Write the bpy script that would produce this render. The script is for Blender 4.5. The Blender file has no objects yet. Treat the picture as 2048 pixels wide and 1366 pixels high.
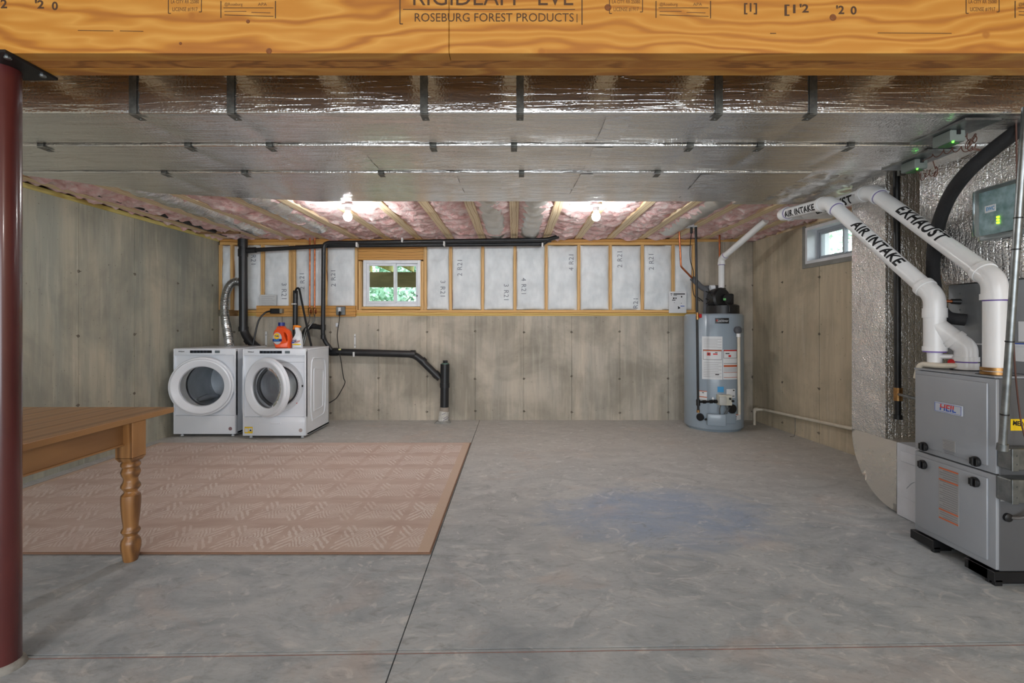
import bpy, bmesh, math, random
from mathutils import Vector, Matrix, noise
R = math.radians
PI = math.pi
random.seed(7)
SC = bpy.context.scene
COL = SC.collection

# ------------------------------------------------------------------ camera, world, lights, exposure
CZ = 1.24
cam_d = bpy.data.cameras.new('camera'); cam = bpy.data.objects.new('camera', cam_d); COL.objects.link(cam)
cam.location = (0, 0, CZ); cam.rotation_euler = (R(90), 0, 0)
cam_d.sensor_width = 36; cam_d.lens = 16.875; cam_d.shift_x = -.00195; cam_d.shift_y = -.0171
cam_d.clip_start = .05; cam_d.clip_end = 200
SC.camera = cam
SC.view_settings.view_transform = 'Standard'
SC.view_settings.look = 'None'
SC.view_settings.gamma = 1
SC.view_settings.use_curve_mapping = False
SC.view_settings.exposure = 0.0
W = bpy.data.worlds.new('sky'); SC.world = W; W.use_nodes = True
bg = W.node_tree.nodes['Background']; bg.inputs[0].default_value = (.86, .95, 1, 1); bg.inputs[1].default_value = 5

def light(name, typ, loc, energy, color=(1, 1, 1), size=.1, rot=(0, 0, 0), size_y=None, spread=None):
    l = bpy.data.lights.new(name, typ); o = bpy.data.objects.new(name, l); COL.objects.link(o)
    l.energy = energy; l.color = color; o.location = loc; o.rotation_euler = rot
    if typ == 'AREA':
        l.size = size
        if size_y: l.shape = 'RECTANGLE'; l.size_y = size_y
        if spread: l.spread = spread
    else:
        l.shadow_soft_size = size
    return o
BULBS = [(-1.51, 4.36, 2.215), (.745, 4.36, 2.215)]
for b in BULBS:
    light('bulb_light', 'POINT', b, 150, (.97, .99, 1), .044)
# added fill behind the camera: two unseen point lights and a cool area light
light('rear_fill_light', 'POINT', (-1.6, -1.3, 2.25), 42, (1, .98, .95), .05)
light('rear_fill_light', 'POINT', (1.9, -1.3, 2.25), 42, (1, .98, .95), .05)
light('rear_fill_area', 'AREA', (0, -4.4, 1.25), 300, (.84, .92, 1), 6.6, (R(90), 0, 0), 2.2)  # broad cool fill added to brighten the room; no doors behind it

# ------------------------------------------------------------------ helpers
def P(px, py, D):
    return Vector(((px - 1028) * D / 960, D, CZ - (py - 648) * D / 960))
def lin(c):
    c = c / 255.0
    return c / 12.92 if c <= .04045 else ((c + .055) / 1.055) ** 2.4
def rgb(r, g, b): return (lin(r), lin(g), lin(b), 1)

def box(bm, x0, x1, y0, y1, z0, z1, bev=0, seg=1):
    r = bmesh.ops.create_cube(bm, size=1)
    vs = r['verts']
    for v in vs:
        v.co = Vector(((x0 + x1) / 2 + v.co.x * (x1 - x0), (y0 + y1) / 2 + v.co.y * (y1 - y0), (z0 + z1) / 2 + v.co.z * (z1 - z0)))
    if bev:
        es = list({e for v in vs for e in v.link_edges})
        bmesh.ops.bevel(bm, geom=es, offset=bev, segments=seg, affect='EDGES', profile=.5)
def frame_of(d):
    d = Vector(d).normalized()
    a = Vector((0, 0, 1)) if abs(d.z) < .9 else Vector((1, 0, 0))
    u = d.cross(a).normalized(); v = u.cross(d).normalized()
    return d, u, v
def tube(bm, pts, r, seg=12, cap=True):
    pts = [Vector(p) for p in pts]; n = len(pts)
    rr = r if isinstance(r, (list, tuple)) else [r] * n
    t = [(pts[min(i + 1, n - 1)] - pts[max(i - 1, 0)]).normalized() for i in range(n)]
    _, u, v = frame_of(t[0]); rings = []
    for i in range(n):
        u = (u - t[i] * u.dot(t[i])).normalized(); v = t[i].cross(u).normalized()
        rings.append([bm.verts.new(pts[i] + (u * math.cos(2 * PI * k / seg) + v * math.sin(2 * PI * k / seg)) * rr[i]) for k in range(seg)])
    for i in range(n - 1):
        for k in range(seg):
            bm.faces.new((rings[i][k], rings[i][(k + 1) % seg], rings[i + 1][(k + 1) % seg], rings[i + 1][k]))
    if cap:
        bm.faces.new(rings[0][::-1]); bm.faces.new(rings[-1])
def cyl(bm, p0, p1, r0, r1=None, seg=16):
    tube(bm, [p0, p1], [r0, r0 if r1 is None else r1], seg)
def lathe(bm, prof, o=(0, 0, 0), axis=(0, 0, 1), seg=32, cap=False):
    d, u, v = frame_of(axis); o = Vector(o); rings = []
    for r, h in prof:
        rings.append([bm.verts.new(o + d * h + (u * math.cos(2 * PI * k / seg) + v * math.sin(2 * PI * k / seg)) * max(r, 1e-5)) for k in range(seg)])
    for i in range(len(rings) - 1):
        for k in range(seg):
            bm.faces.new((rings[i][k], rings[i][(k + 1) % seg], rings[i + 1][(k + 1) % seg], rings[i + 1][k]))
    if cap:
        bm.faces.new(rings[0][::-1]); bm.faces.new(rings[-1])
def fillet(pts, r, n=6):
    pts = [Vector(p) for p in pts]; out = [pts[0]]
    for i in range(1, len(pts) - 1):
        a, b, c = pts[i - 1], pts[i], pts[i + 1]
        d1 = (a - b); d2 = (c - b)
        k = min(r, d1.length * .48, d2.length * .48)
        p, q = b + d1.normalized() * k, b + d2.normalized() * k
        for j in range(n + 1):
            s = j / n
            out.append((1 - s) ** 2 * p + 2 * s * (1 - s) * b + s * s * q)
    out.append(pts[-1]); return out
def spline(pts, n=8):
    pts = [Vector(p) for p in pts]; out = []
    for i in range(len(pts) - 1):
        p0, p1, p2, p3 = pts[max(i - 1, 0)], pts[i], pts[i + 1], pts[min(i + 2, len(pts) - 1)]
        for j in range(n):
            t = j / n
            out.append(.5 * ((2 * p1) + (p2 - p0) * t + (2 * p0 - 5 * p1 + 4 * p2 - p3) * t * t + (3 * p1 - p0 - 3 * p2 + p3) * t ** 3))
    out.append(pts[-1]); return out
def wloc(o):
    v = Vector((0, 0, 0))
    while o: v += o.location; o = o.parent
    return v
def new(name, bm, m, parent=None, smooth=False, recenter=True, label=None, recalc=True):
    """link a bmesh given in world coordinates as ONE mesh object; its origin goes to the middle of its underside"""
    if recalc: bmesh.ops.recalc_face_normals(bm, faces=bm.faces)
    c = Vector((0, 0, 0))
    if recenter and len(bm.verts):
        xs = [v.co.x for v in bm.verts]; ys = [v.co.y for v in bm.verts]; zs = [v.co.z for v in bm.verts]
        c = Vector(((min(xs) + max(xs)) / 2, (min(ys) + max(ys)) / 2, min(zs)))
        bmesh.ops.translate(bm, verts=bm.verts, vec=-c)
    me = bpy.data.meshes.new(name); bm.to_mesh(me); bm.free()
    if smooth:
        me.polygons.foreach_set('use_smooth', [True] * len(me.polygons))
        try: me.set_sharp_from_angle(angle=R(38 if smooth is True else smooth))
        except Exception: pass
    me.materials.append(m)
    o = bpy.data.objects.new(name, me); COL.objects.link(o)
    if parent is not None:
        o.parent = parent; o.location = c - wloc(parent)
    else: o.location = c
    if label: o['label'] = label
    return o
def tag(o, label, cat, group=None):
    o['label'] = label; o['category'] = cat
    if group: o['group'] = group
    return o
def struct(o): o['kind'] = 'structure'; return o
def T(name, label, cat, loc=(0, 0, 0), group=None):
    o = bpy.data.objects.new(name, None); COL.objects.link(o); o.location = loc; o.empty_display_size = .1
    if cat: tag(o, label, cat, group)
    return o
def B(): return bmesh.new()
def mbox(name, m, parent, x0, x1, y0, y1, z0, z1, bev=0, seg=1, label=None, smooth=False):
    bm = B(); box(bm, x0, x1, y0, y1, z0, z1, bev, seg); return new(name, bm, m, parent, label=label, smooth=smooth)
def mcyl(name, m, parent, p0, p1, r0, r1=None, seg=16, label=None):
    bm = B(); cyl(bm, p0, p1, r0, r1, seg); return new(name, bm, m, parent, smooth=True, label=label)
def mtube(name, m, parent, pts, r, seg=12, label=None):
    bm = B(); tube(bm, pts, r, seg); return new(name, bm, m, parent, smooth=True, label=label)
def text_bm(body, size, shear=0, bold=0, space=1.0):
    c = bpy.data.curves.new('t', 'FONT'); c.body = body; c.size = size; c.shear = shear; c.offset = bold
    c.space_character = space; c.align_x = 'CENTER'; c.align_y = 'CENTER'; c.resolution_u = 3
    o = bpy.data.objects.new('t', c); COL.objects.link(o)
    dg = bpy.context.evaluated_depsgraph_get(); me = bpy.data.meshes.new_from_object(o.evaluated_get(dg))
    bm = B(); bm.from_mesh(me); bpy.data.objects.remove(o); bpy.data.meshes.remove(me); bpy.data.curves.remove(c)
    return bm
def place(bm, o, right, up):
    right = Vector(right).normalized(); up = Vector(up).normalized(); o = Vector(o)
    for v in bm.verts: v.co = o + right * v.co.x + up * v.co.y + right.cross(up) * v.co.z
def mtext(name, body, size, o, right, up, m, parent, width=None, **k):
    bm = text_bm(body, size, **k)
    if width:
        xs = [v.co.x for v in bm.verts]; s = width / (max(xs) - min(xs))
        for v in bm.verts: v.co.x *= s
    place(bm, o, right, up); return new(name, bm, m, parent, recalc=False)
def wrap_text(name, body, size, p0, p1, side, r, m, parent, at=.5, flip=False, **k):
    """lettering wrapped round a pipe from p0 to p1; side = direction in which the middle of the letters faces"""
    bm = text_bm(body, size, **k)
    for i in range(-6, 7):
        bmesh.ops.bisect_plane(bm, geom=bm.verts[:] + bm.edges[:] + bm.faces[:], plane_co=(0, i * size * .09, 0), plane_no=(0, 1, 0))
    p0, p1 = Vector(p0), Vector(p1); d = (p1 - p0).normalized(); c = p0.lerp(p1, at)
    s = Vector(side); s = (s - d * s.dot(d)).normalized(); up = s.cross(d).normalized()
    for v in bm.verts:
        a = v.co.y / r
        v.co = c + d * v.co.x + (s * math.cos(a) + up * math.sin(a)) * r
    return new(name, bm, m, parent, recalc=False)
def N(x, y, z): return noise.noise(Vector((x, y, z)))

# ------------------------------------------------------------------ materials
def nodes(m):
    m.use_nodes = True; nt = m.node_tree; return nt, nt.nodes, nt.links, nt.nodes['Principled BSDF']
def mapping(nt, coord='Object', scale=(1, 1, 1), rot=(0, 0, 0)):
    if coord == 'World':
        g = nt.nodes.new('ShaderNodeNewGeometry'); s = g.outputs['Position']
    else:
        g = nt.nodes.new('ShaderNodeTexCoord'); s = g.outputs[coord]
    mp = nt.nodes.new('ShaderNodeMapping'); mp.inputs['Scale'].default_value = scale; mp.inputs['Rotation'].default_value = rot
    nt.links.new(s, mp.inputs['Vector']); return mp.outputs[0]
def noise_n(nt, vec, scale, detail=4, rough=.55, dist=0):
    n = nt.nodes.new('ShaderNodeTexNoise'); n.inputs['Scale'].default_value = scale; n.inputs['Detail'].default_value = detail
    n.inputs['Roughness'].default_value = rough; n.inputs['Distortion'].default_value = dist
    nt.links.new(vec, n.inputs['Vector']); return n.outputs['Fac']
def ramp(nt, fac, stops):
    r = nt.nodes.new('ShaderNodeValToRGB'); el = r.color_ramp.elements
    while len(el) < len(stops): el.new(.5)
    for e, (p, c) in zip(el, stops): e.position = p; e.color = c if len(c) == 4 else (*c, 1)
    nt.links.new(fac, r.inputs[0]); return r.outputs[0]
def mixc(nt, fac, a, b, mode='MIX'):
    m = nt.nodes.new('ShaderNodeMix'); m.data_type = 'RGBA'; m.blend_type = mode
    for s, v in ((0, fac), (6, a), (7, b)):
        if hasattr(v, 'node'): nt.links.new(v, m.inputs[s])
        else: m.inputs[s].default_value = v
    return m.outputs[2]
def mth(nt, op, a, b=None, c=None):
    m = nt.nodes.new('ShaderNodeMath'); m.operation = op
    for i, v in enumerate((a, b, c)):
        if v is None: continue
        if hasattr(v, 'node'): nt.links.new(v, m.inputs[i])
        else: m.inputs[i].default_value = v
    return m.outputs[0]
def bump_n(nt, h, strength, dist=.01, prev=None):
    b = nt.nodes.new('ShaderNodeBump'); b.inputs['Strength'].default_value = strength; b.inputs['Distance'].default_value = dist
    nt.links.new(h, b.inputs['Height'])
    if prev is not None: nt.links.new(prev, b.inputs['Normal'])
    return b.outputs[0]
BW = lambda a, b: [(a, (0, 0, 0, 1)), (b, (1, 1, 1, 1))]
def M(name, c1, c2=None, rough=.5, metal=0, ns=6, st=(1, 1, 1), bump=0, bs=60, coord='Object', emit=0, coat=0):
    m = bpy.data.materials.new(name); nt, nd, lk, b = nodes(m)
    v = mapping(nt, coord, st)
    c2 = c2 or tuple(min(1, x * .86) for x in c1[:3]) + (1,)
    col = ramp(nt, noise_n(nt, v, ns), [(.35, c2), (.65, c1)])
    lk.new(col, b.inputs['Base Color']); b.inputs['Roughness'].default_value = rough; b.inputs['Metallic'].default_value = metal
    if coat: b.inputs['Coat Weight'].default_value = coat; b.inputs['Coat Roughness'].default_value = .1
    if bump: lk.new(bump_n(nt, noise_n(nt, v, bs), bump, .004), b.inputs['Normal'])
    if emit: b.inputs['Emission Color'].default_value = c1; b.inputs['Emission Strength'].default_value = emit
    return m

def concrete(name, base, warm, dark, st=(1, 1, .16)):
    m = bpy.data.materials.new(name); nt, nd, lk, b = nodes(m)
    v = mapping(nt, 'World', st); vw = mapping(nt, 'World')
    c = ramp(nt, noise_n(nt, v, 3.2, 5, .6, .3), [(.36, base), (.62, warm)])
    c = mixc(nt, mth(nt, 'MULTIPLY', ramp(nt, noise_n(nt, vw, 1.1, 5, .62, .4), BW(.44, .62)), .62), c, dark)
    st2 = mapping(nt, 'World', (1, 1, .07))
    c = mixc(nt, mth(nt, 'MULTIPLY', ramp(nt, noise_n(nt, st2, 16, 4, .6), BW(.47, .72)), .42), c, dark)
    c = mixc(nt, mth(nt, 'MULTIPLY', ramp(nt, noise_n(nt, st2, 22, 3, .6), BW(.55, .75)), .25), c, rgb(226, 219, 202))
    c = mixc(nt, mth(nt, 'MULTIPLY', ramp(nt, noise_n(nt, vw, 42, 2, .5), BW(.70, .74)), .55), c, rgb(70, 64, 54))
    lk.new(c, b.inputs['Base Color']); b.inputs['Roughness'].default_value = .82
    n1 = bump_n(nt, noise_n(nt, v, 14, 4), .25, .01)
    lk.new(bump_n(nt, noise_n(nt, vw, 90, 3), .18, .004, n1), b.inputs['Normal'])
    return m
CONC_L = concrete('concrete_left', rgb(160, 162, 150), rgb(186, 180, 160), rgb(124, 126, 119))
CONC_B = concrete('concrete_back', rgb(176, 170, 158), rgb(204, 193, 176), rgb(128, 123, 110))
CONC_R = concrete('concrete_right', rgb(190, 177, 153), rgb(210, 196, 170), rgb(150, 141, 122))

def floor_mat():
    m = bpy.data.materials.new('trowelled_concrete'); nt, nd, lk, b = nodes(m)
    v = mapping(nt, 'World', (1, 1.5, 1)); vw = mapping(nt, 'World')
    sw = noise_n(nt, v, 2.1, 7, .62, 1.9)
    c = ramp(nt, sw, [(.30, rgb(152, 162, 170)), (.5, rgb(176, 185, 191)), (.72, rgb(198, 204, 207))])
    big = noise_n(nt, vw, .55, 3, .5)
    sx = nt.nodes.new('ShaderNodeSeparateXYZ'); lk.new(nt.nodes.new('ShaderNodeNewGeometry').outputs['Position'], sx.inputs[0])
    yy = mth(nt, 'ADD', sx.outputs[1], mth(nt, 'MULTIPLY', big, 1.6))
    warm = ramp(nt, mth(nt, 'DIVIDE', yy, 8.0), BW(.36, .72))
    c = mixc(nt, mth(nt, 'MULTIPLY', warm, .60), c, rgb(196, 188, 176))
    # bluish patch in the middle of the slab
    dx = mth(nt, 'DIVIDE', mth(nt, 'SUBTRACT', sx.outputs[0], .95), 1.25); dy = mth(nt, 'DIVIDE', mth(nt, 'SUBTRACT', sx.outputs[1], 3.15), .85)
    d = mth(nt, 'ADD', mth(nt, 'ADD', mth(nt, 'MULTIPLY', dx, dx), mth(nt, 'MULTIPLY', dy, dy)), mth(nt, 'MULTIPLY', sw, 1.1))
    c = mixc(nt, mth(nt, 'MULTIPLY', ramp(nt, d, [(.55, (1, 1, 1, 1)), (1.5, (0, 0, 0, 1))]), .65), c, rgb(146, 168, 200))
    c = mixc(nt, mth(nt, 'MULTIPLY', ramp(nt, noise_n(nt, v, 1.2, 6, .6, 1.2), BW(.56, .72)), .30), c, rgb(206, 180, 162))
    c = mixc(nt, mth(nt, 'MULTIPLY', ramp(nt, noise_n(nt, v, 3.5, 9, .68, 3.4), BW(.56, .66)), .38), c, rgb(120, 122, 126))
    c = mixc(nt, mth(nt, 'MULTIPLY', ramp(nt, noise_n(nt, mapping(nt, 'World', (1, 2.4, 1)), 11, 5, .6, 2.2), BW(.52, .66)), .28), c, rgb(136, 137, 139))
    c = mixc(nt, mth(nt, 'MULTIPLY', ramp(nt, noise_n(nt, mapping(nt, 'World', (1, 1.2, 1)), 4.5, 9, .62, 3.2), BW(.57, .66)), .45), c, rgb(226, 226, 224))
    lk.new(c, b.inputs['Base Color']); b.inputs['Roughness'].default_value = .62
    lk.new(bump_n(nt, noise_n(nt, v, 6, 8, .6, 2.2), .18, .012), b.inputs['Normal'])
    return m
FLOOR = floor_mat()

def wood(name, c_light, c_mid, c_dark, axis='X', scale=1.0, rough=.5, knots=True, coat=0, dist=9):
    m = bpy.data.materials.new(name); nt, nd, lk, b = nodes(m)
    s = {'X': (.22, 1, 1), 'Y': (1, .22, 1), 'Z': (1, 1, .22)}[axis]
    v = mapping(nt, 'World', tuple(a * scale for a in s))
    w = nt.nodes.new('ShaderNodeTexWave'); w.wave_type = 'BANDS'; w.bands_direction = {'X': 'Z', 'Y': 'X', 'Z': 'X'}[axis]
    w.inputs['Scale'].default_value = 5; w.inputs['Distortion'].default_value = dist; w.inputs['Detail'].default_value = 3
    w.inputs['Detail Scale'].default_value = 1.1; lk.new(v, w.inputs['Vector'])
    c = ramp(nt, w.outputs['Fac'], [(0, c_mid), (.55, c_light), (.86, c_mid), (1, c_dark)])
    fine = noise_n(nt, mapping(nt, 'World', tuple(a * scale * (4 if a < 1 else 26) for a in s)), 4, 3)
    c = mixc(nt, mth(nt, 'MULTIPLY', ramp(nt, fine, BW(.45, .7)), .25), c, c_mid)
    c = mixc(nt, mth(nt, 'MULTIPLY', ramp(nt, noise_n(nt, v, 2.2, 4), BW(.45, .75)), .5), c, c_mid)
    if knots:
        vo = nt.nodes.new('ShaderNodeTexVoronoi'); vo.inputs['Scale'].default_value = 3.2; vo.inputs['Randomness'].default_value = 1
        lk.new(mapping(nt, 'World', (1.1, 1.1, 1.1)), vo.inputs['Vector'])
        c = mixc(nt, mth(nt, 'MULTIPLY', ramp(nt, vo.outputs['Distance'], [(.035, (1, 1, 1, 1)), (.06, (0, 0, 0, 1))]), .8), c, c_dark)
    lk.new(c, b.inputs['Base Color']); b.inputs['Roughness'].default_value = rough
    if coat: b.inputs['Coat Weight'].default_value = coat; b.inputs['Coat Roughness'].default_value = .25
    lk.new(bump_n(nt, fine, .12, .003), b.inputs['Normal'])
    return m
LVL = wood('laminated_veneer', rgb(206, 150, 70), rgb(190, 128, 50), rgb(166, 104, 42), 'X', .8, .5, True, 0, 18)
LVL_U = wood('laminated_veneer_edge', rgb(196, 136, 66), rgb(176, 114, 50), rgb(140, 88, 38), 'X', 3.0, .6, False)
STUD = wood('spruce_stud', rgb(232, 196, 142), rgb(216, 172, 110), rgb(168, 118, 66), 'Z', 1.6, .6, True, 0, 4)
PLATE = wood('spruce_plate', rgb(232, 192, 130), rgb(216, 168, 98), rgb(168, 116, 60), 'X', 1.6, .6, True, 0, 4)
HEADER = wood('header_lumber', rgb(218, 166, 96), rgb(200, 146, 74), rgb(136, 88, 44), 'X', 1.6, .6, True, 0, 5)
JOIST = wood('joist_flange', rgb(246, 228, 196), rgb(236, 212, 172), rgb(204, 170, 122), 'Y', 1.4, .6, True, 0, 4)
TABLE = wood('honey_pine', rgb(176, 132, 86), rgb(163, 119, 74), rgb(136, 96, 58), 'Y', .45, .38, True, .25, 4)
TABLE_Z = wood('honey_pine_turned', rgb(172, 124, 74), rgb(152, 106, 60), rgb(108, 72, 40), 'Z', 1.0, .36, False, .3, 4)

def foil(name, wr_scale, wr_st, strength, rough=.26, weave=.25, col=(.80, .79, .77, 1), lines=None, big=.3):
    m = bpy.data.materials.new(name); nt, nd, lk, b = nodes(m)
    b.inputs['Base Color'].default_value = col; b.inputs['Metallic'].default_value = .93
    lk.new(ramp(nt, noise_n(nt, mapping(nt, 'World'), 3), [(.3, (rough * .8,) * 3), (.7, (rough * 1.4,) * 3)]), b.inputs['Roughness'])
    n0 = bump_n(nt, noise_n(nt, mapping(nt, 'World', wr_st), wr_scale * .22, 3, .5, .5), big, .05)
    n1 = bump_n(nt, noise_n(nt, mapping(nt, 'World', wr_st), wr_scale, 4, .6, .6), strength, .012, n0)
    if lines and lines[0] == 'DIAGONAL':
        cr = ramp(nt, noise_n(nt, mapping(nt, 'World', (.045, 1, 1)), 34, 2, .5, .15), [(.475, (0, 0, 0, 1)), (.5, (1, 1, 1, 1)), (.525, (0, 0, 0, 1))]); n1 = bump_n(nt, cr, .26, .006, n1); lines = None
    v = nt.nodes.new('ShaderNodeTexVoronoi'); v.inputs['Scale'].default_value = 95
    lk.new(mapping(nt, 'World'), v.inputs['Vector'])
    n2 = bump_n(nt, v.outputs['Distance'], weave, .004, n1)
    if lines:
        w = nt.nodes.new('ShaderNodeTexWave'); w.bands_direction = lines[0]; w.inputs['Scale'].default_value = lines[1]; w.inputs['Distortion'].default_value = .9
        lk.new(mapping(nt, 'World'), w.inputs['Vector']); n2 = bump_n(nt, ramp(nt, w.outputs['Fac'], BW(.0, .25)), lines[2], .01, n2)
    lk.new(n2, b.inputs['Normal']); return m
FOIL = foil('foil_bubble_wrap', 40, (.07, 1, 1), .32, .17, .22, (.86, .85, .83, 1), lines=('DIAGONAL', 9, 0.0), big=.12)
FOIL_V = foil('foil_crinkled', 46, (1, 1, .6), 1.0, .12, 1.0, big=.35, lines=('X', 7, .4))
FOIL_Y = foil('foil_crinkled_side', 46, (1, 1, .7), .9, .13, 1.0, big=.3, lines=('Y', 9, .4), col=(.88, .88, .87, 1))
FOIL_T = foil('foil_tape', 30, (.5, 1, 1), .8, .16, .05, (.93, .93, .92, 1))
FOIL_B = foil('foil_elbow', 12, (1, 1, 2), .35, .25, .3, (.82, .79, .74, 1))
GALV = M('galvanised_steel', rgb(150, 154, 154), rgb(120, 124, 125), .35, .85, 18)
GALV_D = M('dull_strap', rgb(128, 128, 122), rgb(98, 98, 94), .5, .6, 30)

def pink_mat():
    m = bpy.data.materials.new('pink_fibreglass'); nt, nd, lk, b = nodes(m)
    v = mapping(nt, 'World', (1, 1, 1))
    c = ramp(nt, noise_n(nt, v, 9, 6, .65, 1.2), [(.3, rgb(206, 138, 134)), (.46, rgb(238, 190, 186)), (.62, rgb(250, 226, 222))])
    lk.new(c, b.inputs['Base Color']); b.inputs['Roughness'].default_value = .95
    b.inputs['Sheen Weight'].default_value = .3
    n = bump_n(nt, noise_n(nt, v, 30, 6, .7, 1), .7, .02); lk.new(n, b.inputs['Normal']); return m
PINK = pink_mat()
BATT = M('white_batt_facing', rgb(232, 236, 238), rgb(214, 219, 222), .55, 0, 9, (1, 1, .5), .5, 26)
GREYFOIL = foil('grey_bay_wrap', 14, (1, .5, 1), .5, .42, .05, (.62, .61, .58, 1))

WHITE_E = M('white_enamel', rgb(238, 243, 250), rgb(234, 239, 247), .28, 0, 3, coat=.3)
WHITE_P = M('white_plastic', rgb(226, 229, 233), rgb(220, 223, 228), .4)
PVC = M('white_pvc', rgb(240, 240, 240), rgb(234, 234, 234), .3, 0, 4)
PVC_OLD = M('cream_pvc', rgb(220, 212, 196), rgb(206, 196, 178), .45, 0, 8)
ABS = M('black_abs', rgb(38, 39, 42), rgb(28, 29, 31), .38)
BLACK = M('black_plastic', rgb(26, 26, 28), rgb(18, 18, 20), .42)
RUBBER = M('black_foam', rgb(32, 32, 34), rgb(24, 24, 25), .8, bump=.4, bs=80)
INK = M('black_ink', rgb(24, 24, 26), rgb(20, 20, 22), .6)
STAMP = M('wood_stamp_ink', rgb(86, 58, 34), rgb(70, 48, 30), .7)
STAMP_L = M('faint_stamp_ink', rgb(126, 84, 46), rgb(112, 74, 40), .7)
GREYINK = M('grey_ink', rgb(138, 142, 150), rgb(124, 128, 138), .7)
GLASS = bpy.data.materials.new('clear_glass'); _nt, _n, _l, _b = nodes(GLASS)
_b.inputs['Base Color'].default_value = (.93, .97, .96, 1); _b.inputs['Roughness'].default_value = .03; _b.inputs['Transmission Weight'].default_value = 1; _b.inputs['IOR'].default_value = 1.03
CLEAR = bpy.data.materials.new('clear_cover'); _nt, _n, _l, _b = nodes(CLEAR)
_b.inputs['Base Color'].default_value = (.90, .95, .96, 1); _b.inputs['Roughness'].default_value = .04; _b.inputs['Transmission Weight'].default_value = 1; _b.inputs['IOR'].default_value = 1.25
SMOKED = bpy.data.materials.new('door_glass'); _nt, _n, _l, _b = nodes(SMOKED)
_b.inputs['Base Color'].default_value = (.72, .74, .76, 1); _b.inputs['Roughness'].default_value = .03; _b.inputs['Transmission Weight'].default_value = 1; _b.inputs['IOR'].default_value = 1.12
STEEL = M('stainless_drum', rgb(232, 234, 238), rgb(206, 208, 212), .25, .85, 14, (1, 1, .3), .3, 24)
DRUM_G = M('grey_drum', rgb(196, 202, 208), rgb(178, 184, 190), .3, .2, 6)
GREYP = M('furnace_grey_paint', rgb(160, 164, 170), rgb(154, 158, 164), .38, .15, 3)
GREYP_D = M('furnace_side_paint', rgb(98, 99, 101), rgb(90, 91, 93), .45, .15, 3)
TANK = M('grey_blue_tank_enamel', rgb(152, 166, 178), rgb(146, 160, 172), .3, 0, 2, coat=.25)
COPPER = M('copper', rgb(205, 128, 88), rgb(170, 98, 62), .32, .9, 20)
BRASS = M('brass', rgb(190, 150, 96), rgb(150, 108, 66), .35, .85, 20)
RED_M = M('red_plastic', rgb(190, 28, 34), None, .35)
GREEN_E = M('green_led', rgb(90, 255, 60), rgb(90, 255, 60), .4, emit=4)
YEL_E = M('yellow_green_led', rgb(190, 255, 40), rgb(190, 255, 40), .4, emit=3)
PURPLE = M('purple_primer', rgb(108, 78, 160), rgb(130, 104, 176), .5)
PIPEGREY = M('grey_pipe_foam', rgb(98, 99, 103), rgb(84, 85, 89), .85, bump=.3)
POSTRED = M('red_oxide_paint', rgb(92, 40, 38), rgb(70, 28, 28), .25, 0, 5, (1, 1, .3), coat=.4)
PLATEK = M('black_steel_plate', rgb(46, 44, 44), rgb(32, 31, 31), .5, .5)
PAPER = M('white_paper', rgb(226, 228, 230), rgb(218, 220, 222), .7)
PAPER_G = M('grey_label', rgb(158, 158, 158), rgb(148, 148, 148), .6)
ORANGE_L = M('orange_print', rgb(200, 104, 66), None, .6)
ORANGE = M('orange_bottle_plastic', rgb(240, 88, 24), rgb(226, 74, 16), .3, coat=.3)
ORANGE2 = M('orange_trigger_plastic', rgb(246, 140, 30), None, .35)
NAVY = M('navy_plastic', rgb(30, 52, 132), rgb(24, 40, 108), .35)
YELLOW = M('yellow_print', rgb(244, 208, 26), rgb(236, 196, 20), .5)
BLUE_L = M('blue_print', rgb(60, 156, 214), None, .5)
BLUE_D = M('deep_blue_print', rgb(34, 84, 190), None, .5)
RED_L = M('red_print', rgb(222, 44, 40), None, .5)
SUBFL = M('subfloor_board', rgb(170, 130, 84), rgb(140, 100, 60), .8, 0, 14)
BROWNW = M('thermostat_wire', rgb(92, 58, 46), None, .6)
GREYC = M('grey_panel_print', rgb(120, 126, 130), None, .4)

# ------------------------------------------------------------------ room shell
ZC = 2.34            # underside of the joists
YB = 6.19            # concrete face of the back wall
XL = -3.81           # left wall
def XR(y): return 3.08 + (YB - y) * .08
YR = -4.6
bm = B(); box(bm, -4.4, 4.5, YR, YB + .25, -.30, -.012); fl = struct(new('floor', bm, M('slab_joint_dark', rgb(74, 66, 60), None, .9), recenter=False))
jy = lambda x: 1.833 + .0205 * x
XJ = -.443
def slab(pts):
    bm = B(); lo = [bm.verts.new((x, y, -.05)) for x, y in pts]; hi = [bm.verts.new((x, y, 0)) for x, y in pts]; n = len(pts)
    bm.faces.new(hi); bm.faces.new(lo[::-1])
    for i in range(n): bm.faces.new((lo[i], lo[(i + 1) % n], hi[(i + 1) % n], hi[i]))
    return new('slab', bm, FLOOR, fl)
g = .0028
xe = 4.2
slab([(-4.1, jy(-4.1) + g), (XJ - g, jy(XJ) + g), (XJ - g, YB + .02), (-4.1, YB + .02)])
slab([(XJ + g, jy(XJ) + g), (xe, jy(xe) + g), (xe, YB + .02), (XJ + g, YB + .02)])
slab([(-4.1, YR), (XJ - g, YR), (XJ - g, jy(XJ) - g), (-4.1, jy(-4.1) - g)])
slab([(XJ + g, YR), (xe, YR), (xe, jy(xe) - g), (XJ + g, jy(XJ) - g)])
bm = B()
CH = M('red_chalk', rgb(168, 110, 100), rgb(150, 124, 116), .9, 0, 40)
for a, b in ((-4, -2.2), (-2.2, 0), (0, 2.2), (2.2, 4)):
    y0, y1 = jy(a) - .022, jy(b) - .022
    bm.faces.new([bm.verts.new(p) for p in ((a, y0, .0006), (b, y1, .0006), (b, y1 + .0035, .0006), (a, y0 + .0035, .0006))])
new('chalk_line', bm, CH, fl)

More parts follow.
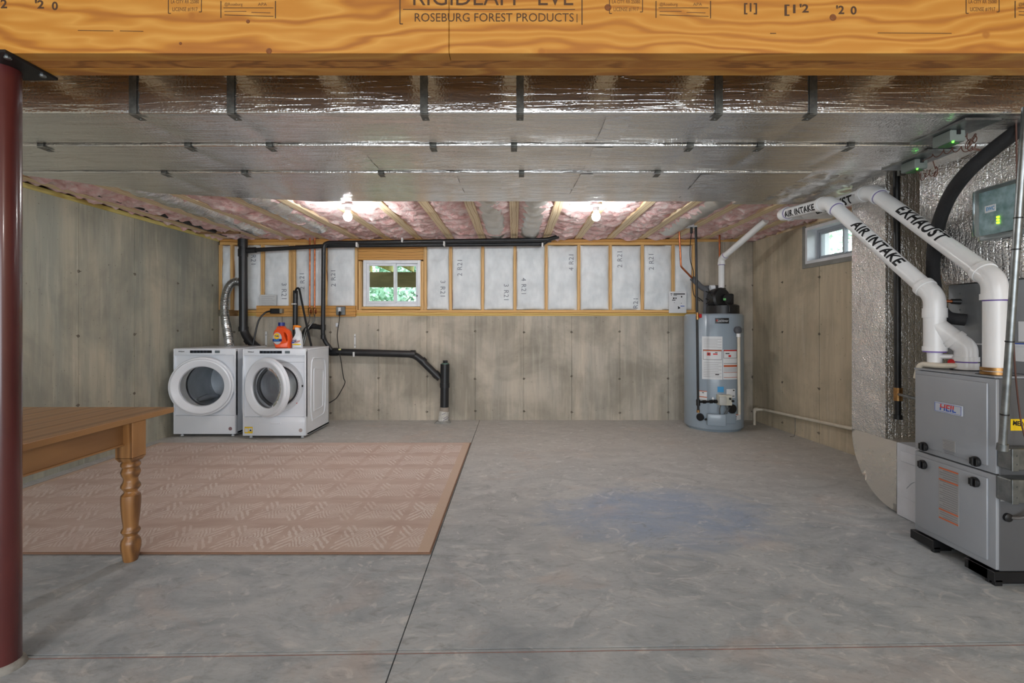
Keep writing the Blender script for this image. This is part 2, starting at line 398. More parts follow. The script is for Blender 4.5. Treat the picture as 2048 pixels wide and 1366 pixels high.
def wall_panels(parent, m, o, along, nrm, s0, step, length, z0, z1, holes=(), offs=0, thick=.012):
    """poured wall face: form panels with the seams between them left open"""
    along, nrm, o = Vector(along), Vector(nrm), Vector(o)
    s = s0; ties = []
    while s < length - .01:
        a, b = max(s, 0) + .0022, min(s + step, length) - .0022
        if b - a > .03:
            pieces = [(a, b, z0, z1)]
            for (h0, h1, hz0, hz1) in holes:
                out = []
                for (pa, pb, pz0, pz1) in pieces:
                    if pb <= h0 or pa >= h1 or pz1 <= hz0 or pz0 >= hz1: out.append((pa, pb, pz0, pz1)); continue
                    if pa < h0: out.append((pa, h0, pz0, pz1))
                    if pb > h1: out.append((h1, pb, pz0, pz1))
                    ca, cb = max(pa, h0), min(pb, h1)
                    if pz0 < hz0: out.append((ca, cb, pz0, hz0))
                    if pz1 > hz1: out.append((ca, cb, hz1, pz1))
                pieces = out
            bm = B(); dz = random.uniform(-.002, .002)
            for (pa, pb, pz0, pz1) in pieces:
                vs = []
                for q in (0, 1):
                    for (u, w) in ((pa, pz0), (pb, pz0), (pb, pz1), (pa, pz1)):
                        vs.append(bm.verts.new(o + along * u + Vector((0, 0, w)) + nrm * ((thick + dz) if q else -.01)))
                bm.faces.new(vs[0:4][::-1]); bm.faces.new(vs[4:8])
                for i in range(4): bm.faces.new((vs[i], vs[(i + 1) % 4], vs[4 + (i + 1) % 4], vs[4 + i]))
            new('panel', bm, m, parent)
            for k, zt in enumerate((.11, .55, 1.15, 1.72)):
                if zt > z1 - .1: continue
                if any(h0 - .05 < s < h1 + .05 and hz0 - .05 < zt < hz1 + .05 for (h0, h1, hz0, hz1) in holes): continue
                if s <= .05: continue
                ties.append((s + random.uniform(-.006, .006), zt + random.uniform(-.02, .02)))
        s += step
    TIE = M('form_tie_stub', rgb(122, 114, 102), rgb(88, 80, 70), .8)
    for (u, zt) in ties:
        bm = B(); c = o + along * u + Vector((0, 0, zt)) + nrm * thick
        lathe(bm, [(.015, 0), (.013, .003), (.008, .002), (.006, -.002), (.0, -.002)], c, nrm, 7)
        box_c = c + nrm * .004
        q = along * .022 * random.choice((-1, 1)) + Vector((0, 0, random.uniform(-.006, .010)))
        cyl(bm, box_c, box_c + q, .0045, .003, 6)
        new('form_tie', bm, TIE, parent)

# left wall
wl = mbox('wall_left', CONC_L, None, XL - .25, XL - .012, YR, YB + .25, 0, 2.30); struct(wl)
wall_panels(wl, CONC_L, (XL - .012, YR, 0), (0, 1, 0), (1, 0, 0), .12, .62, YB - YR, 0, 2.30)
LT = wood('treated_plate', rgb(214, 202, 130), rgb(196, 180, 104), rgb(150, 126, 60), 'Y', 1.5, .65, True, 0, 4)
tl = struct(mbox('trim_1', LT, None, XL - .20, XL + .012, YR, YB, 2.30, 2.338)); tl['kind'] = 'structure'
# back wall: concrete to z 1.343, full height right of x=2.35
wb = struct(mbox('wall_back', CONC_B, None, XL - .2, 3.6, YB + .012, YB + .25, 0, 1.343))
wall_panels(wb, CONC_B, (XL, YB + .012, 0), (1, 0, 0), (0, -1, 0), .20, .622, 6.16, 0, 1.343)
wb2 = mbox('panel', CONC_B, wb, 2.352, 3.6, YB + .012, YB + .25, 1.343, 2.30)
wall_panels(wb, CONC_B, (XL, YB + .012, 0), (1, 0, 0), (0, -1, 0), 6.17, .36, 7.0, 1.343, 2.30)
wall_panels(wb, CONC_B, (XL, YB + .012, 0), (1, 0, 0), (0, -1, 0), 6.17, .36, 7.0, 0, 1.343)
# right wall: slightly skewed; a window opening
ang = Vector((3.08 - XR(0), YB, 0)).normalized()
al = -ang
ny = Vector((-al.y, al.x, 0)); ny = ny if ny.x < 0 else -ny
def onR(y, z, off=0):
    return Vector((XR(y), y, z)) + ny * off
Lr = (Vector((3.08, YB, 0)) - Vector((XR(YR), YR, 0))).length
WY0, WY1, WZ0, WZ1 = 4.42, 5.19, 1.885, 2.275     # window opening on the right wall
def s_of(y): return (YB - y) / abs(al.y)
bm = B()
hs0, hs1 = s_of(WY1), s_of(WY0)
for (a, b, z0, z1) in ((0, hs0, 0, 2.30), (hs1, Lr, 0, 2.30), (hs0, hs1, 0, WZ0), (hs0, hs1, WZ1, 2.30)):
    vs = []
    for q in (.012, .26):
        for (u, w) in ((a, z0), (b, z0), (b, z1), (a, z1)):
            vs.append(bm.verts.new(Vector((3.08, YB, w)) + al * u - ny * q))
    bm.faces.new(vs[0:4]); bm.faces.new(vs[4:8])
    for i in range(4): bm.faces.new((vs[i], vs[(i + 1) % 4], vs[4 + (i + 1) % 4], vs[4 + i]))
wr = struct(new('wall_right', bm, CONC_R))
wall_panels(wr, CONC_R, Vector((3.08, YB, 0)) - ny * .012, al, ny, .0, .60, Lr, 0, 2.30, holes=[(hs0, hs1, WZ0, WZ1)])
# rear part of the basement behind the camera
REARM = M('rear_drywall', rgb(198, 196, 190), None, .8)
struct(mbox('wall_rear', REARM, None, -4.2, 4.4, YR - .1, YR, 0, 2.62))
# ceiling: subfloor + joists + insulation
ce = struct(mbox('ceiling', SUBFL, None, -4.2, 3.5, YR, YB + .3, 2.62, 2.66))
mbox('subfloor', SUBFL, ce, 3.5, 4.3, YR, 3.2, 2.62, 2.66)
JX = .4115
for n in range(-9, 8):
    x = n * JX + .002
    if x > 3.35 and False: continue
    y0 = 1.812
    bm = B(); box(bm, x - .0445, x + .0445, y0, YB + .14, ZC, ZC + .038, .002)
    box(bm, x - .005, x + .005, y0, YB + .14, ZC + .038, 2.59)
    box(bm, x - .0445, x + .0445, y0, YB + .14, 2.585, 2.62)
    new('joist', bm, JOIST, ce)
for n in range(-9, 9):
    x = n * JX * 2 / 1.0
# rim boards close the ends of the joist bays
mbox('rim_board', HEADER, ce, -4.05, 3.3, YB + .14, YB + .18, 2.30, 2.62)
mbox('rim_board', JOIST, ce, -4.10, -4.06, YR, YB + .14, 2.30, 2.62)
bm = B(); _q = [Vector((3.08, YB + .14, 0)) + al * -.1, Vector((XR(YR), YR, 0))]
vs = [bm.verts.new(p + Vector((0, 0, z)) - ny * d) for d in (.03, .07) for p, z in ((_q[0], 2.30), (_q[1], 2.30), (_q[1], 2.62), (_q[0], 2.62))]
bm.faces.new(vs[:4]); bm.faces.new(vs[4:])
for i in range(4): bm.faces.new((vs[i], vs[(i + 1) % 4], vs[4 + (i + 1) % 4], vs[4 + i]))
new('rim_board', bm, JOIST, ce)
mbox('top_plate', PLATE, ce, 2.352, 3.6, YB + .03, YB + .2, 2.302, 2.34)
def batt_ceiling(x0, x1, y0, y1, seed, mat, name, amp=.05, base=None, fold=1.0):
    bm = B(); nx = 14; nyy = int((y1 - y0) / .028); g = []
    for j in range(nyy + 1):
        row = []
        y = y0 + (y1 - y0) * j / nyy
        for i in range(nx + 1):
            u = i / nx; x = x0 + (x1 - x0) * u
            e = math.sin(PI * u) ** .5
            f = noise.fractal(Vector((x * 3.5 + seed, y * 7.5, seed)), .8, 2.1, 4)
            rid = 1 - abs(noise.noise(Vector((x * 3 + seed * 3, y * 9 + .5 * math.sin(x * 7), seed + 5)))) * 2
            z = (base or ZC + .045) - e * (.035 + .030 * N(seed, y * 1.4, 2)) - e * amp * (.45 * f + .75 * max(0, rid) ** 3 * fold)
            row.append(bm.verts.new((x + .008 * N(x * 9, y * 9, seed), y, z)))
        g.append(row)
    for j in range(nyy):
        for i in range(nx): bm.faces.new((g[j][i], g[j][i + 1], g[j + 1][i + 1], g[j + 1][i]))
    # upper side, so that the batt has thickness
    top = [[bm.verts.new((x0 if i == 0 else x1, y0 + (y1 - y0) * j / nyy, 2.56)) for i in (0, 1)] for j in (0, nyy)]
    bm.faces.new((top[0][0], top[0][1], top[1][1], top[1][0]))
    bm.faces.new([g[j][0] for j in range(nyy + 1)] + [top[1][0], top[0][0]])
    bm.faces.new([g[j][nx] for j in range(nyy + 1)] + [top[1][1], top[0][1]])
    bm.faces.new(g[0] + [top[0][1], top[0][0]]); bm.faces.new(g[-1] + [top[1][1], top[1][0]])
    return new(name, bm, mat, ce, smooth=60)
for n in range(-10, 9):
    xa, xb = n * JX + .010, (n + 1) * JX - .006
    xa = max(xa, XL - .05)
    if xb <= xa or xa > 3.5: continue
    y0 = 2.4 if abs(n) > 5 else 3.3
    batt_ceiling(xa, min(xb, 3.7), y0, YB + .12, n * 1.7, PINK, 'insulation_batt')
# foil-wrapped bay ducts hanging between the joists
def bay_wrap(x0, x1, y0, y1, seed, drop=.05, mat=GREYFOIL):
    bm = B(); nyy = int((y1 - y0) / .025); nx = 16; g = []
    for j in range(nyy + 1):
        y = y0 + (y1 - y0) * j / nyy; row = []
        k = min(1, (j + .2) / 5, (nyy - j + .2) / 5) ** .5
        puff = .5 + .5 * abs(math.sin(y * 9 + seed))
        for i in range(nx + 1):
            u = i / nx; a = PI * u
            x = (x0 + x1) / 2 - math.cos(a) * (x1 - x0) / 2 * (.82 + .18 * k)
            z = ZC + .05 - math.sin(a) * (.045 + drop * (.35 + .75 * puff)) * k + .012 * N(x * 14, y * 16, seed)
            row.append(bm.verts.new((x, y, z)))
        g.append(row)
    for j in range(nyy):
        for i in range(nx): bm.faces.new((g[j][i], g[j][i + 1], g[j + 1][i + 1], g[j + 1][i]))
    bm.faces.new(g[0]); bm.faces.new(g[-1]); 
    for j in range(nyy): bm.faces.new((g[j][0], g[j][nx], g[j + 1][nx], g[j + 1][0]))
    return new('duct_wrap', bm, mat, ce, smooth=60)
for (a, b, y0, y1, s) in ((-.345, -.10, 3.6, 6.08, 1.1), (.075, .325, 3.6, 6.10, 4.2), (-2.40, -2.14, 3.2, 5.7, 7.7), (-3.2, -2.94, 2.9, 5.9, 9.9), (1.74, 1.97, 3.6, 5.9, 12.2)):
    bay_wrap(a, b, y0, y1, s, .045, GREYFOIL if s < 5 or s > 12 else FOIL_T)
mtube('drain_pipe', ABS, ce, [(-3.57, 2.9, 2.375), (-3.57, 5.95, 2.35)], .03)
mbox('blocking', M('brown_blocking', rgb(150, 116, 84), None, .7), ce, -3.8, -3.28, 5.72, 5.76, 2.32, 2.38)

# ------------------------------------------------------------------ stud wall above the ledge
sw = T('wall_back_framing', None, None, (-.6, YB + .07, 1.343)); sw['kind'] = 'structure'
FY = YB + .005
mbox('sill_plate', wood('treated_sill', rgb(226, 196, 120), rgb(204, 170, 88), rgb(150, 112, 52), 'X', 1.5, .6, True, 0, 4), sw, -3.56, 2.352, FY, FY + .14, 1.343, 1.381, .002)
mbox('sole_plate', PLATE, sw, -3.56, 2.352, FY + .006, FY + .14, 1.383, 1.421, .002)
mbox('top_plate', PLATE, sw, -3.80, 2.352, FY, FY + .14, 2.262, 2.300, .002)
mbox('top_plate', HEADER, sw, -3.80, 2.352, FY + .004, FY + .14, 2.302, 2.338, .002)
mbox('sheathing', SUBFL, sw, -3.85, -1.985, FY + .142, FY + .16, 1.343, 2.34)
mbox('sheathing', SUBFL, sw, -1.165, 2.352, FY + .142, FY + .16, 1.343, 2.34)
mbox('sheathing', SUBFL, sw, -1.985, -1.165, FY + .142, FY + .16, 2.075, 2.34)
mbox('sheathing', SUBFL, sw, -1.985, -1.165, FY + .142, FY + .16, 1.343, 1.46)
SX = lambda px: (px - 1028) / 155.0
studs = [440, 463, 524, 580, 587, 650, 901, 965, 1030, 1092.6, 1158, 1221, 1285.5, 1347, 1388]
for px in studs:
    x = SX(px); mbox('stud', STUD, sw, x - .019, x + .019, FY + random.uniform(0, .006), FY + .14, 1.421, 2.262, .002)
for px in (712.5, 850):
    x = SX(px); mbox('stud', STUD, sw, x - .019, x + .019, FY, FY + .14, 1.421, 2.262, .002)
for px in (719.5, 843.5):
    x = SX(px); mbox('jack_stud', STUD, sw, x - .019, x + .019, FY + .004, FY + .14, 1.421, 2.05, .002)
mbox('header', HEADER, sw, SX(716), SX(846.5), FY + .004, FY + .14, 2.068, 2.262, .002)
mbox('rough_sill', PLATE, sw, SX(723), SX(840), FY + .004, FY + .14, 1.428, 1.462, .002)
def wall_batt(xa, xb, z0, z1, seed, stamp=None):
    bm = B(); nx, nz = 16, 34; g = []
    for j in range(nz + 1):
        v = j / nz; row = []
        for i in range(nx + 1):
            u = i / nx
            e = (math.sin(PI * min(max(u, 0), 1)) ** .35) * (math.sin(PI * v) ** .25 if 0 < v < 1 else 0)
            x = xa + (xb - xa) * u; z = z0 + (z1 - z0) * v
            ex = .010 * N(seed, z * 5, 1) * (1 if u in (0, 1) else .3)
            w = noise.fractal(Vector((x * 3.2 + seed, z * 5, seed)), .9, 2, 3)
            y = FY + .034 - e * .036 - .022 * w * e - .010 * max(0, 1 - abs(N(x * 4 + seed, z * 8, 3)) * 6) * e
            row.append(bm.verts.new((x + ex, y, z + (.010 * N(x * 6, seed, 4) if j in (0, nz) else 0))))
        g.append(row)
    for j in range(nz):
        for i in range(nx): bm.faces.new((g[j][i], g[j][i + 1], g[j + 1][i + 1], g[j + 1][i]))
    bk = [bm.verts.new(p) for p in ((xa, FY + .135, z0), (xb, FY + .135, z0), (xb, FY + .135, z1), (xa, FY + .135, z1))]
    bm.faces.new(bk)
    bm.faces.new(g[0] + [bk[1], bk[0]]); bm.faces.new(g[-1] + [bk[2], bk[3]])
    bm.faces.new([r[0] for r in g] + [bk[3], bk[0]]); bm.faces.new([r[-1] for r in g] + [bk[2], bk[1]])
    bt = new('insulation_batt', bm, BATT, sw, smooth=60)
    if stamp:
        for (txt, px, py, sgn) in stamp:
            bm = text_bm(txt, .088, space=1.1)
            place(bm, (SX(px), 0, CZ - (py - 648) / 155), (0, 0, sgn), (-sgn, 0, 0))
            for v in bm.verts:
                u = (v.co.x - xa) / (xb - xa); w_ = (v.co.z - z0) / (z1 - z0)
                e = (math.sin(PI * u) ** .35) * (math.sin(PI * w_) ** .25) if 0 < u < 1 and 0 < w_ < 1 else 0
                w = noise.fractal(Vector((v.co.x * 3.2 + seed, v.co.z * 5, seed)), .9, 2, 3)
                v.co.y = FY + .034 - e * .036 - .022 * w * e - .010 * max(0, 1 - abs(N(v.co.x * 4 + seed, v.co.z * 8, 3)) * 6) * e - .004
            new('lettering', bm, GREYINK, bt, recalc=False)
bz0, bz1 = 1.425, 2.258
batts = [(443, 460, None), (466, 521, [('R21', 506, 520, -1)]), (527, 577, [('3 R21', 567, 583, -1)]), (590, 647, [('2 R21', 605, 562, 1)]), (653, 709, [('2 R21', 667, 556, 1)]),
         (854, 898, [('3 R21', 885, 578, -1)]), (904, 962, [('2 R21', 920, 535, 1)]), (968, 1027, [('3 R21', 1012, 585, -1)]), (1033, 1089.6, [('4 R21', 1047, 573, -1)]),
         (1095.6, 1155, [('4 R21', 1143, 524, 1)]), (1161, 1218, None), (1224, 1282.5, [('2 R21', 1240, 518, 1), ('R21', 1272, 606, 1)]), (1288.5, 1344, [('2 R21', 1303, 523, 1)]), (1350, 1385, None)]
for i, (a, b, st) in enumerate(batts):
    wall_batt(SX(a) - .004, SX(b) + .004, bz0, bz1, i * 3.3 + 1, st)

# windows
FRW = M('vinyl_window_frame', rgb(232, 235, 240), None, .35)
FRT = M('window_track', rgb(170, 176, 184), None, .45)
def window_back():
    o = T('window_1', None, None, (SX(783), FY + .05, 1.465)); o['kind'] = 'structure'
    x0, x1, z0, z1 = SX(725.5), SX(841), 1.466, 2.066; y0, y1 = FY + .012, FY + .11
    bm = B(); t = .042
    box(bm, x0, x0 + t, y0, y1, z0, z1, .003); box(bm, x1 - t, x1, y0, y1, z0, z1, .003)
    box(bm, x0 + t, x1 - t, y0, y1, z1 - t, z1, .003); box(bm, x0 + t, x1 - t, y0, y1, z0, z0 + t, .003)
    new('window_frame', bm, FRW, o)
    xm = SX(787)
    for (a, b, yy, nm) in ((x0 + t, xm + .022, y0 + .018, 'sash'), (xm - .002, x1 - t, y0 + .05, 'sash')):
        bm = B(); s = .030
        for q in ((a, a + s, z0 + t, z1 - t), (b - s, b, z0 + t, z1 - t), (a + s, b - s, z0 + t, z0 + t + s), (a + s, b - s, z1 - t - s, z1 - t)):
            box(bm, q[0], q[1], yy, yy + .03, q[2], q[3], .002)
        f = new(nm, bm, FRW, o)
        mbox('pane', GLASS, f, a + s - .004, b - s + .004, yy + .013, yy + .017, z0 + t + s - .004, z1 - t - s + .004)
    mbox('latch', BLACK, o, x1 - t - .020, x1 - t - .006, y0 + .036, y0 + .05, z0 + .13, z0 + .15)
window_back()
def window_right():
    o = T('window_2', None, None, onR(4.8, WZ0)); o['kind'] = 'structure'
    # local frame: a along the wall towards the camera, z up, d outward into the wall
    def pb(bm, a0, a1, z0, z1, d0, d1):
        vs = []
        for d in (d0, d1):
            for (a, z) in ((a0, z0), (a1, z0), (a1, z1), (a0, z1)):
                vs.append(bm.verts.new(Vector((3.08, YB, z)) + al * (hs0 + a) - ny * d))
        bm.faces.new(vs[0:4]); bm.faces.new(vs[4:8])
        for i in range(4): bm.faces.new((vs[i], vs[(i + 1) % 4], vs[4 + (i + 1) % 4], vs[4 + i]))
    Lw = hs1 - hs0
    bm = B(); t = .03
    for q in ((0, t, WZ0, WZ1), (Lw - t, Lw, WZ0, WZ1), (t, Lw - t, WZ0, WZ0 + t), (t, Lw - t, WZ1 - t, WZ1)):
        pb(bm, q[0], q[1], q[2], q[3], -.012, .24)
    new('window_buck', bm, FRW, o)
    bm = B(); t2 = t + .028
    for q in ((t, t2, WZ0 + t, WZ1 - t), (Lw - t2, Lw - t, WZ0 + t, WZ1 - t), (t2, Lw - t2, WZ0 + t, WZ0 + t2), (t2, Lw - t2, WZ1 - t2, WZ1 - t)):
        pb(bm, q[0], q[1], q[2], q[3], .10, .17)
    new('window_frame', bm, FRT, o)
    mid = Lw * .5
    for (a, b, d) in ((t2, mid + .015, .11), (mid - .015, Lw - t2, .14)):
        bm = B(); s = .022
        for q in ((a, a + s, WZ0 + t2, WZ1 - t2), (b - s, b, WZ0 + t2, WZ1 - t2), (a + s, b - s, WZ0 + t2, WZ0 + t2 + s), (a + s, b - s, WZ1 - t2 - s, WZ1 - t2)):
            pb(bm, q[0], q[1], q[2], q[3], d, d + .022)
        f = new('sash', bm, FRT, o)
        bm = B(); pb(bm, a + s - .003, b - s + .003, WZ0 + t2 + s - .003, WZ1 - t2 - s + .003, d + .009, d + .012); new('pane', bm, GLASS, f)
    bm = B()
    for q in ((-.045, 0, WZ0 - .045, WZ1 + .02), (Lw, Lw + .045, WZ0 - .045, WZ1 + .02), (0, Lw, WZ0 - .045, WZ0)):
        pb(bm, q[0], q[1], q[2], q[3], -.0145, .0)
    new('mortar_band', bm, M('grey_mortar', rgb(150, 150, 146), rgb(130, 130, 126), .85), o)
window_right()

# ------------------------------------------------------------------ outdoors
GR = M('outdoor_soil', rgb(120, 120, 84), rgb(86, 100, 60), .95, 0, 3)
gb = mbox('ground', GR, None, -16, 16, YB + .26, 30, 1.0, 1.25); struct(gb)
gr2 = mbox('ground', GR, None, 3.9, 16, -6, YB + .25, 1.3, 1.6); struct(gr2)
def leafmat(name, a, b_): 
    m = M(name, a, b_, .6, 0, 3, coord='World'); return m
LF = [leafmat('leaf_green', rgb(198, 228, 202), rgb(140, 188, 160)), leafmat('leaf_pale', rgb(224, 242, 226), rgb(166, 206, 184))]
def tree(label, x, y, z0, h, w, n, seed, m):
    rnd = random.Random(seed); o = T('tree', label, 'tree', (x, y, z0))
    bm = B(); tube(bm, [(x, y, z0), (x + .1, y, z0 + h * .5), (x, y + .1, z0 + h * .85)], [.16, .11, .04], 8)
    for k in range(5):
        a = rnd.random() * 6.28; tube(bm, [(x + .05, y, z0 + h * (.3 + .1 * k)), (x + math.cos(a) * w * .4, y + math.sin(a) * w * .4, z0 + h * (.42 + .11 * k))], [.05, .02], 6)
    new('trunk', bm, M('bark', rgb(110, 100, 84), None, .9), o, smooth=True)
    vs, fs = [], []
    cl = [(x + rnd.uniform(-.6, .6) * w, y + rnd.uniform(-.5, .5) * w, z0 + h * rnd.uniform(.12, 1), rnd.uniform(.25, .5) * w * .6) for _ in range(26)]
    for i in range(n):
        c = rnd.choice(cl); d = Vector((rnd.gauss(0, 1), rnd.gauss(0, 1), rnd.gauss(0, 1))).normalized() * c[3] * rnd.uniform(.75, 1.05)
        p = Vector(c[:3]) + d; s = rnd.uniform(.05, .11)
        u = Vector((rnd.gauss(0, 1), rnd.gauss(0, 1), rnd.gauss(0, 1))).normalized(); v = u.cross(Vector((rnd.gauss(0, 1), rnd.gauss(0, 1), rnd.gauss(0, 1)))).normalized()
        k = len(vs); vs += [p - u * s, p - v * s * .5, p + u * s, p + v * s * .5]; fs.append((k, k + 1, k + 2, k + 3))
    me = bpy.data.meshes.new('foliage'); me.from_pydata([tuple(v - Vector((x, y, z0))) for v in vs], [], fs); me.materials.append(m)
    f = bpy.data.objects.new('foliage', me); COL.objects.link(f); f.parent = o; f['kind'] = 'stuff'
tree('dense green tree seen through the left pane of the back window', -4.6, 12.5, 1.25, 3.0, 2.2, 9000, 3, LF[0])
tree('paler green tree seen through the right pane of the back window', -2.1, 13.2, 1.25, 3.0, 2.2, 9000, 8, LF[1])
tree('bushy tree filling the gap low behind the back window', -3.6, 19.0, 1.25, 4.2, 3.2, 9000, 11, LF[0])
tree('bright leafy tree outside the high window in the right wall', 10.0, 12.2, 1.6, 6.5, 3.0, 7000, 5, LF[1])
DK = M('pressure_treated_deck', rgb(226, 218, 140), rgb(196, 188, 116), .8, 0, 6)
dk = T('deck', 'timber deck with joists overhead outside the back window', 'deck', (-2.4, 8, 1.25))
for k in range(22):
    bm = B(); box(bm, -5.2, .6, 6.55 + k * .145, 6.55 + k * .145 + .135, 2.47, 2.505); new('deck_board', bm, DK, dk)
for k in range(13):
    x = -5.0 + k * .42; bm = B(); box(bm, x, x + .04, 6.5, 9.7, 2.29, 2.47); new('deck_joist', bm, DK, dk)
mbox('rim_beam', M('weathered_beam', rgb(150, 138, 108), rgb(120, 110, 84), .8, 0, 5, (.3, 1, 1)), dk, -5.2, .6, 9.7, 9.78, 1.985, 2.29)
for x in (-5.0, -.2): mbox('deck_post', DK, dk, x, x + .14, 9.55, 9.69, 1.25, 2.29)

# ------------------------------------------------------------------ main beam and steel column
HB = 2.171; BY0, BY1 = 1.65, 1.80
beam = T('ceiling_beam', 'honey-coloured laminated wood beam stamped with lettering across the top of the view', 'beam', (0, 1.725, HB))
PL = (-4.0, -.405, 4.3)
for a, b in ((-4.0, 4.3),):
    mbox('ply', LVL, beam, a, -.2245, BY0, BY0 + .048, HB, 2.62, .001)
    mbox('ply', LVL, beam, -.2225, b, BY0, BY0 + .048, HB, 2.62, .001)
mbox('ply', LVL_U, beam, -4.0, 4.3, BY0 + .049, BY0 + .100, HB + .001, 2.62, .001)
mbox('ply', LVL, beam, -4.0, 4.3, BY0 + .101, BY1, HB + .0005, 2.62, .001)
def bt(body, px, py, hpx, wpx, mat=STAMP, **k):
    s = 960 / BY0; c = P(px, py, BY0); c.y -= .0008
    return mtext('lettering', body, hpx / s / .70, c, (1, 0, 0), (0, 0, 1), mat, beam, width=wpx / s, **k)
def bl(px0, py0, px1, py1, t=2, mat=STAMP):
    a, b = P(px0, py0, BY0), P(px1, py1, BY0); h = t / 960 * BY0 / 2
    bm = B(); y = BY0 - .0008
    if abs(px1 - px0) > abs(py1 - py0): pts = ((a.x, y, a.z - h), (b.x, y, b.z - h), (b.x, y, b.z + h), (a.x, y, a.z + h))
    else: pts = ((a.x - h, y, a.z), (a.x + h, y, a.z), (b.x + h, y, b.z), (b.x - h, y, b.z))
    bm.faces.new([bm.verts.new(p) for p in pts]); return new('printed_line', bm, mat, beam)
bt('RIGIDLAM   LVL', 985, -4, 34, 320)
bt('ROSEBURG FOREST PRODUCTS', 988, 36, 17, 318)
bl(806, 19, 1150, 19, 1.6); bl(800, -6, 800, 48, 2); bl(800, 48, 806, 48, 2); bl(1164, -5, 1164, 50, 2); bl(1154, 28, 1154, 45, 1.5)
bt('2', 8, 9, 17, 13, bold=.001); bt("'2", 79, 10, 16, 18, bold=.001); bt('0', 110, 13, 16, 12, bold=.001)
bt('[1]', 1501, 16, 17, 26, bold=.0006); bt('[1', 1582, 19, 17, 22, bold=.0006); bt("'2", 1608, 18, 16, 18, bold=.001); bt("'2", 1680, 21, 16, 16, bold=.001); bt('0', 1707, 22, 16, 12, bold=.001)
for cx in (370, 1252, 1965):
    bt('LA CITY RR 25080', cx, 4, 7, 56, STAMP_L); bt('LICENSE #1917', cx, 19, 8, 50, STAMP_L)
    bl(cx - 33, -6, cx - 33, 27, 1.5); bl(cx + 33, -6, cx + 33, 24, 1.5); bl(cx - 33, 27, cx - 28, 27, 1.5); bl(cx + 28, 24, cx + 33, 24, 1.5)
for cx in (497, 1367, 2085):
    bt('@Roseburg', cx - 30, 9, 6, 36, STAMP_L); bt('APA', cx + 28, 9, 6, 18, STAMP_L)
    bl(cx - 50, 16, cx + 50, 16, 1.2); bl(cx - 48, 30, cx + 50, 33, 1.2); bl(cx - 48, 23, cx - 4, 23, 1.4, STAMP_L); bl(cx + 6, 25, cx + 44, 26, 1.4, STAMP_L)
    bl(cx - 55, 2, cx - 55, 36, 1.8); bl(cx + 54, 2, cx + 54, 37, 1.8)
bl(156, 61, 227, 62, 1.2); bl(240, 62, 287, 63, 1.2); bl(1755, 66, 1903, 67, 1.2); bl(1540, 67, 1552, 67, 1.6)
KN = M('knot', rgb(140, 84, 36), rgb(112, 62, 26), .6)
for (px, py, r) in ((538, 102, 6), (1216, 15, 7), (1666, 35, 7), (496, 43, 4), (361, 87, 3)):
    c = P(px, py, BY0); bm = B(); rr = r / 960 * BY0
    lathe(bm, [(rr, 0), (rr * .9, .001), (rr * .65, .0004), (rr * .5, .001), (.0, .001)], (c.x, BY0, c.z), (0, -1, 0), 14); new('knot', bm, KN, beam)

post = T('steel_column', 'dark red painted round steel column with a black cap plate under the beam', 'column', (-1.846, 1.733, 0))
bm = B(); tube(bm, [(-1.846, 1.733, -.01), (-1.846, 1.733, 1.0), (-1.846, 1.733, 2.162)], .0505, 40); new('shaft', bm, POSTRED, post, smooth=True)
mbox('cap_plate', PLATEK, post, -1.96, -1.723, 1.625, 1.815, 2.160, 2.1705, .001)
for (x, y) in ((-1.745, 1.655), (-1.742, 1.775)):
    bm = B(); lathe(bm, [(.0, -.007), (.009, -.007), (.011, -.004), (.011, 0)], (x, y, 2.160), (0, 0, 1), 8); new('bolt', bm, GALV, post)
bm = B(); lathe(bm, [(.051, .0), (.066, .0), (.060, .018), (.051, .026)], (-1.846, 1.733, 0), (0, 0, 1), 24)
new('grout_collar', bm, M('grey_grout', rgb(150, 148, 142), rgb(120, 118, 114), .9, 0, 30), post, smooth=True)

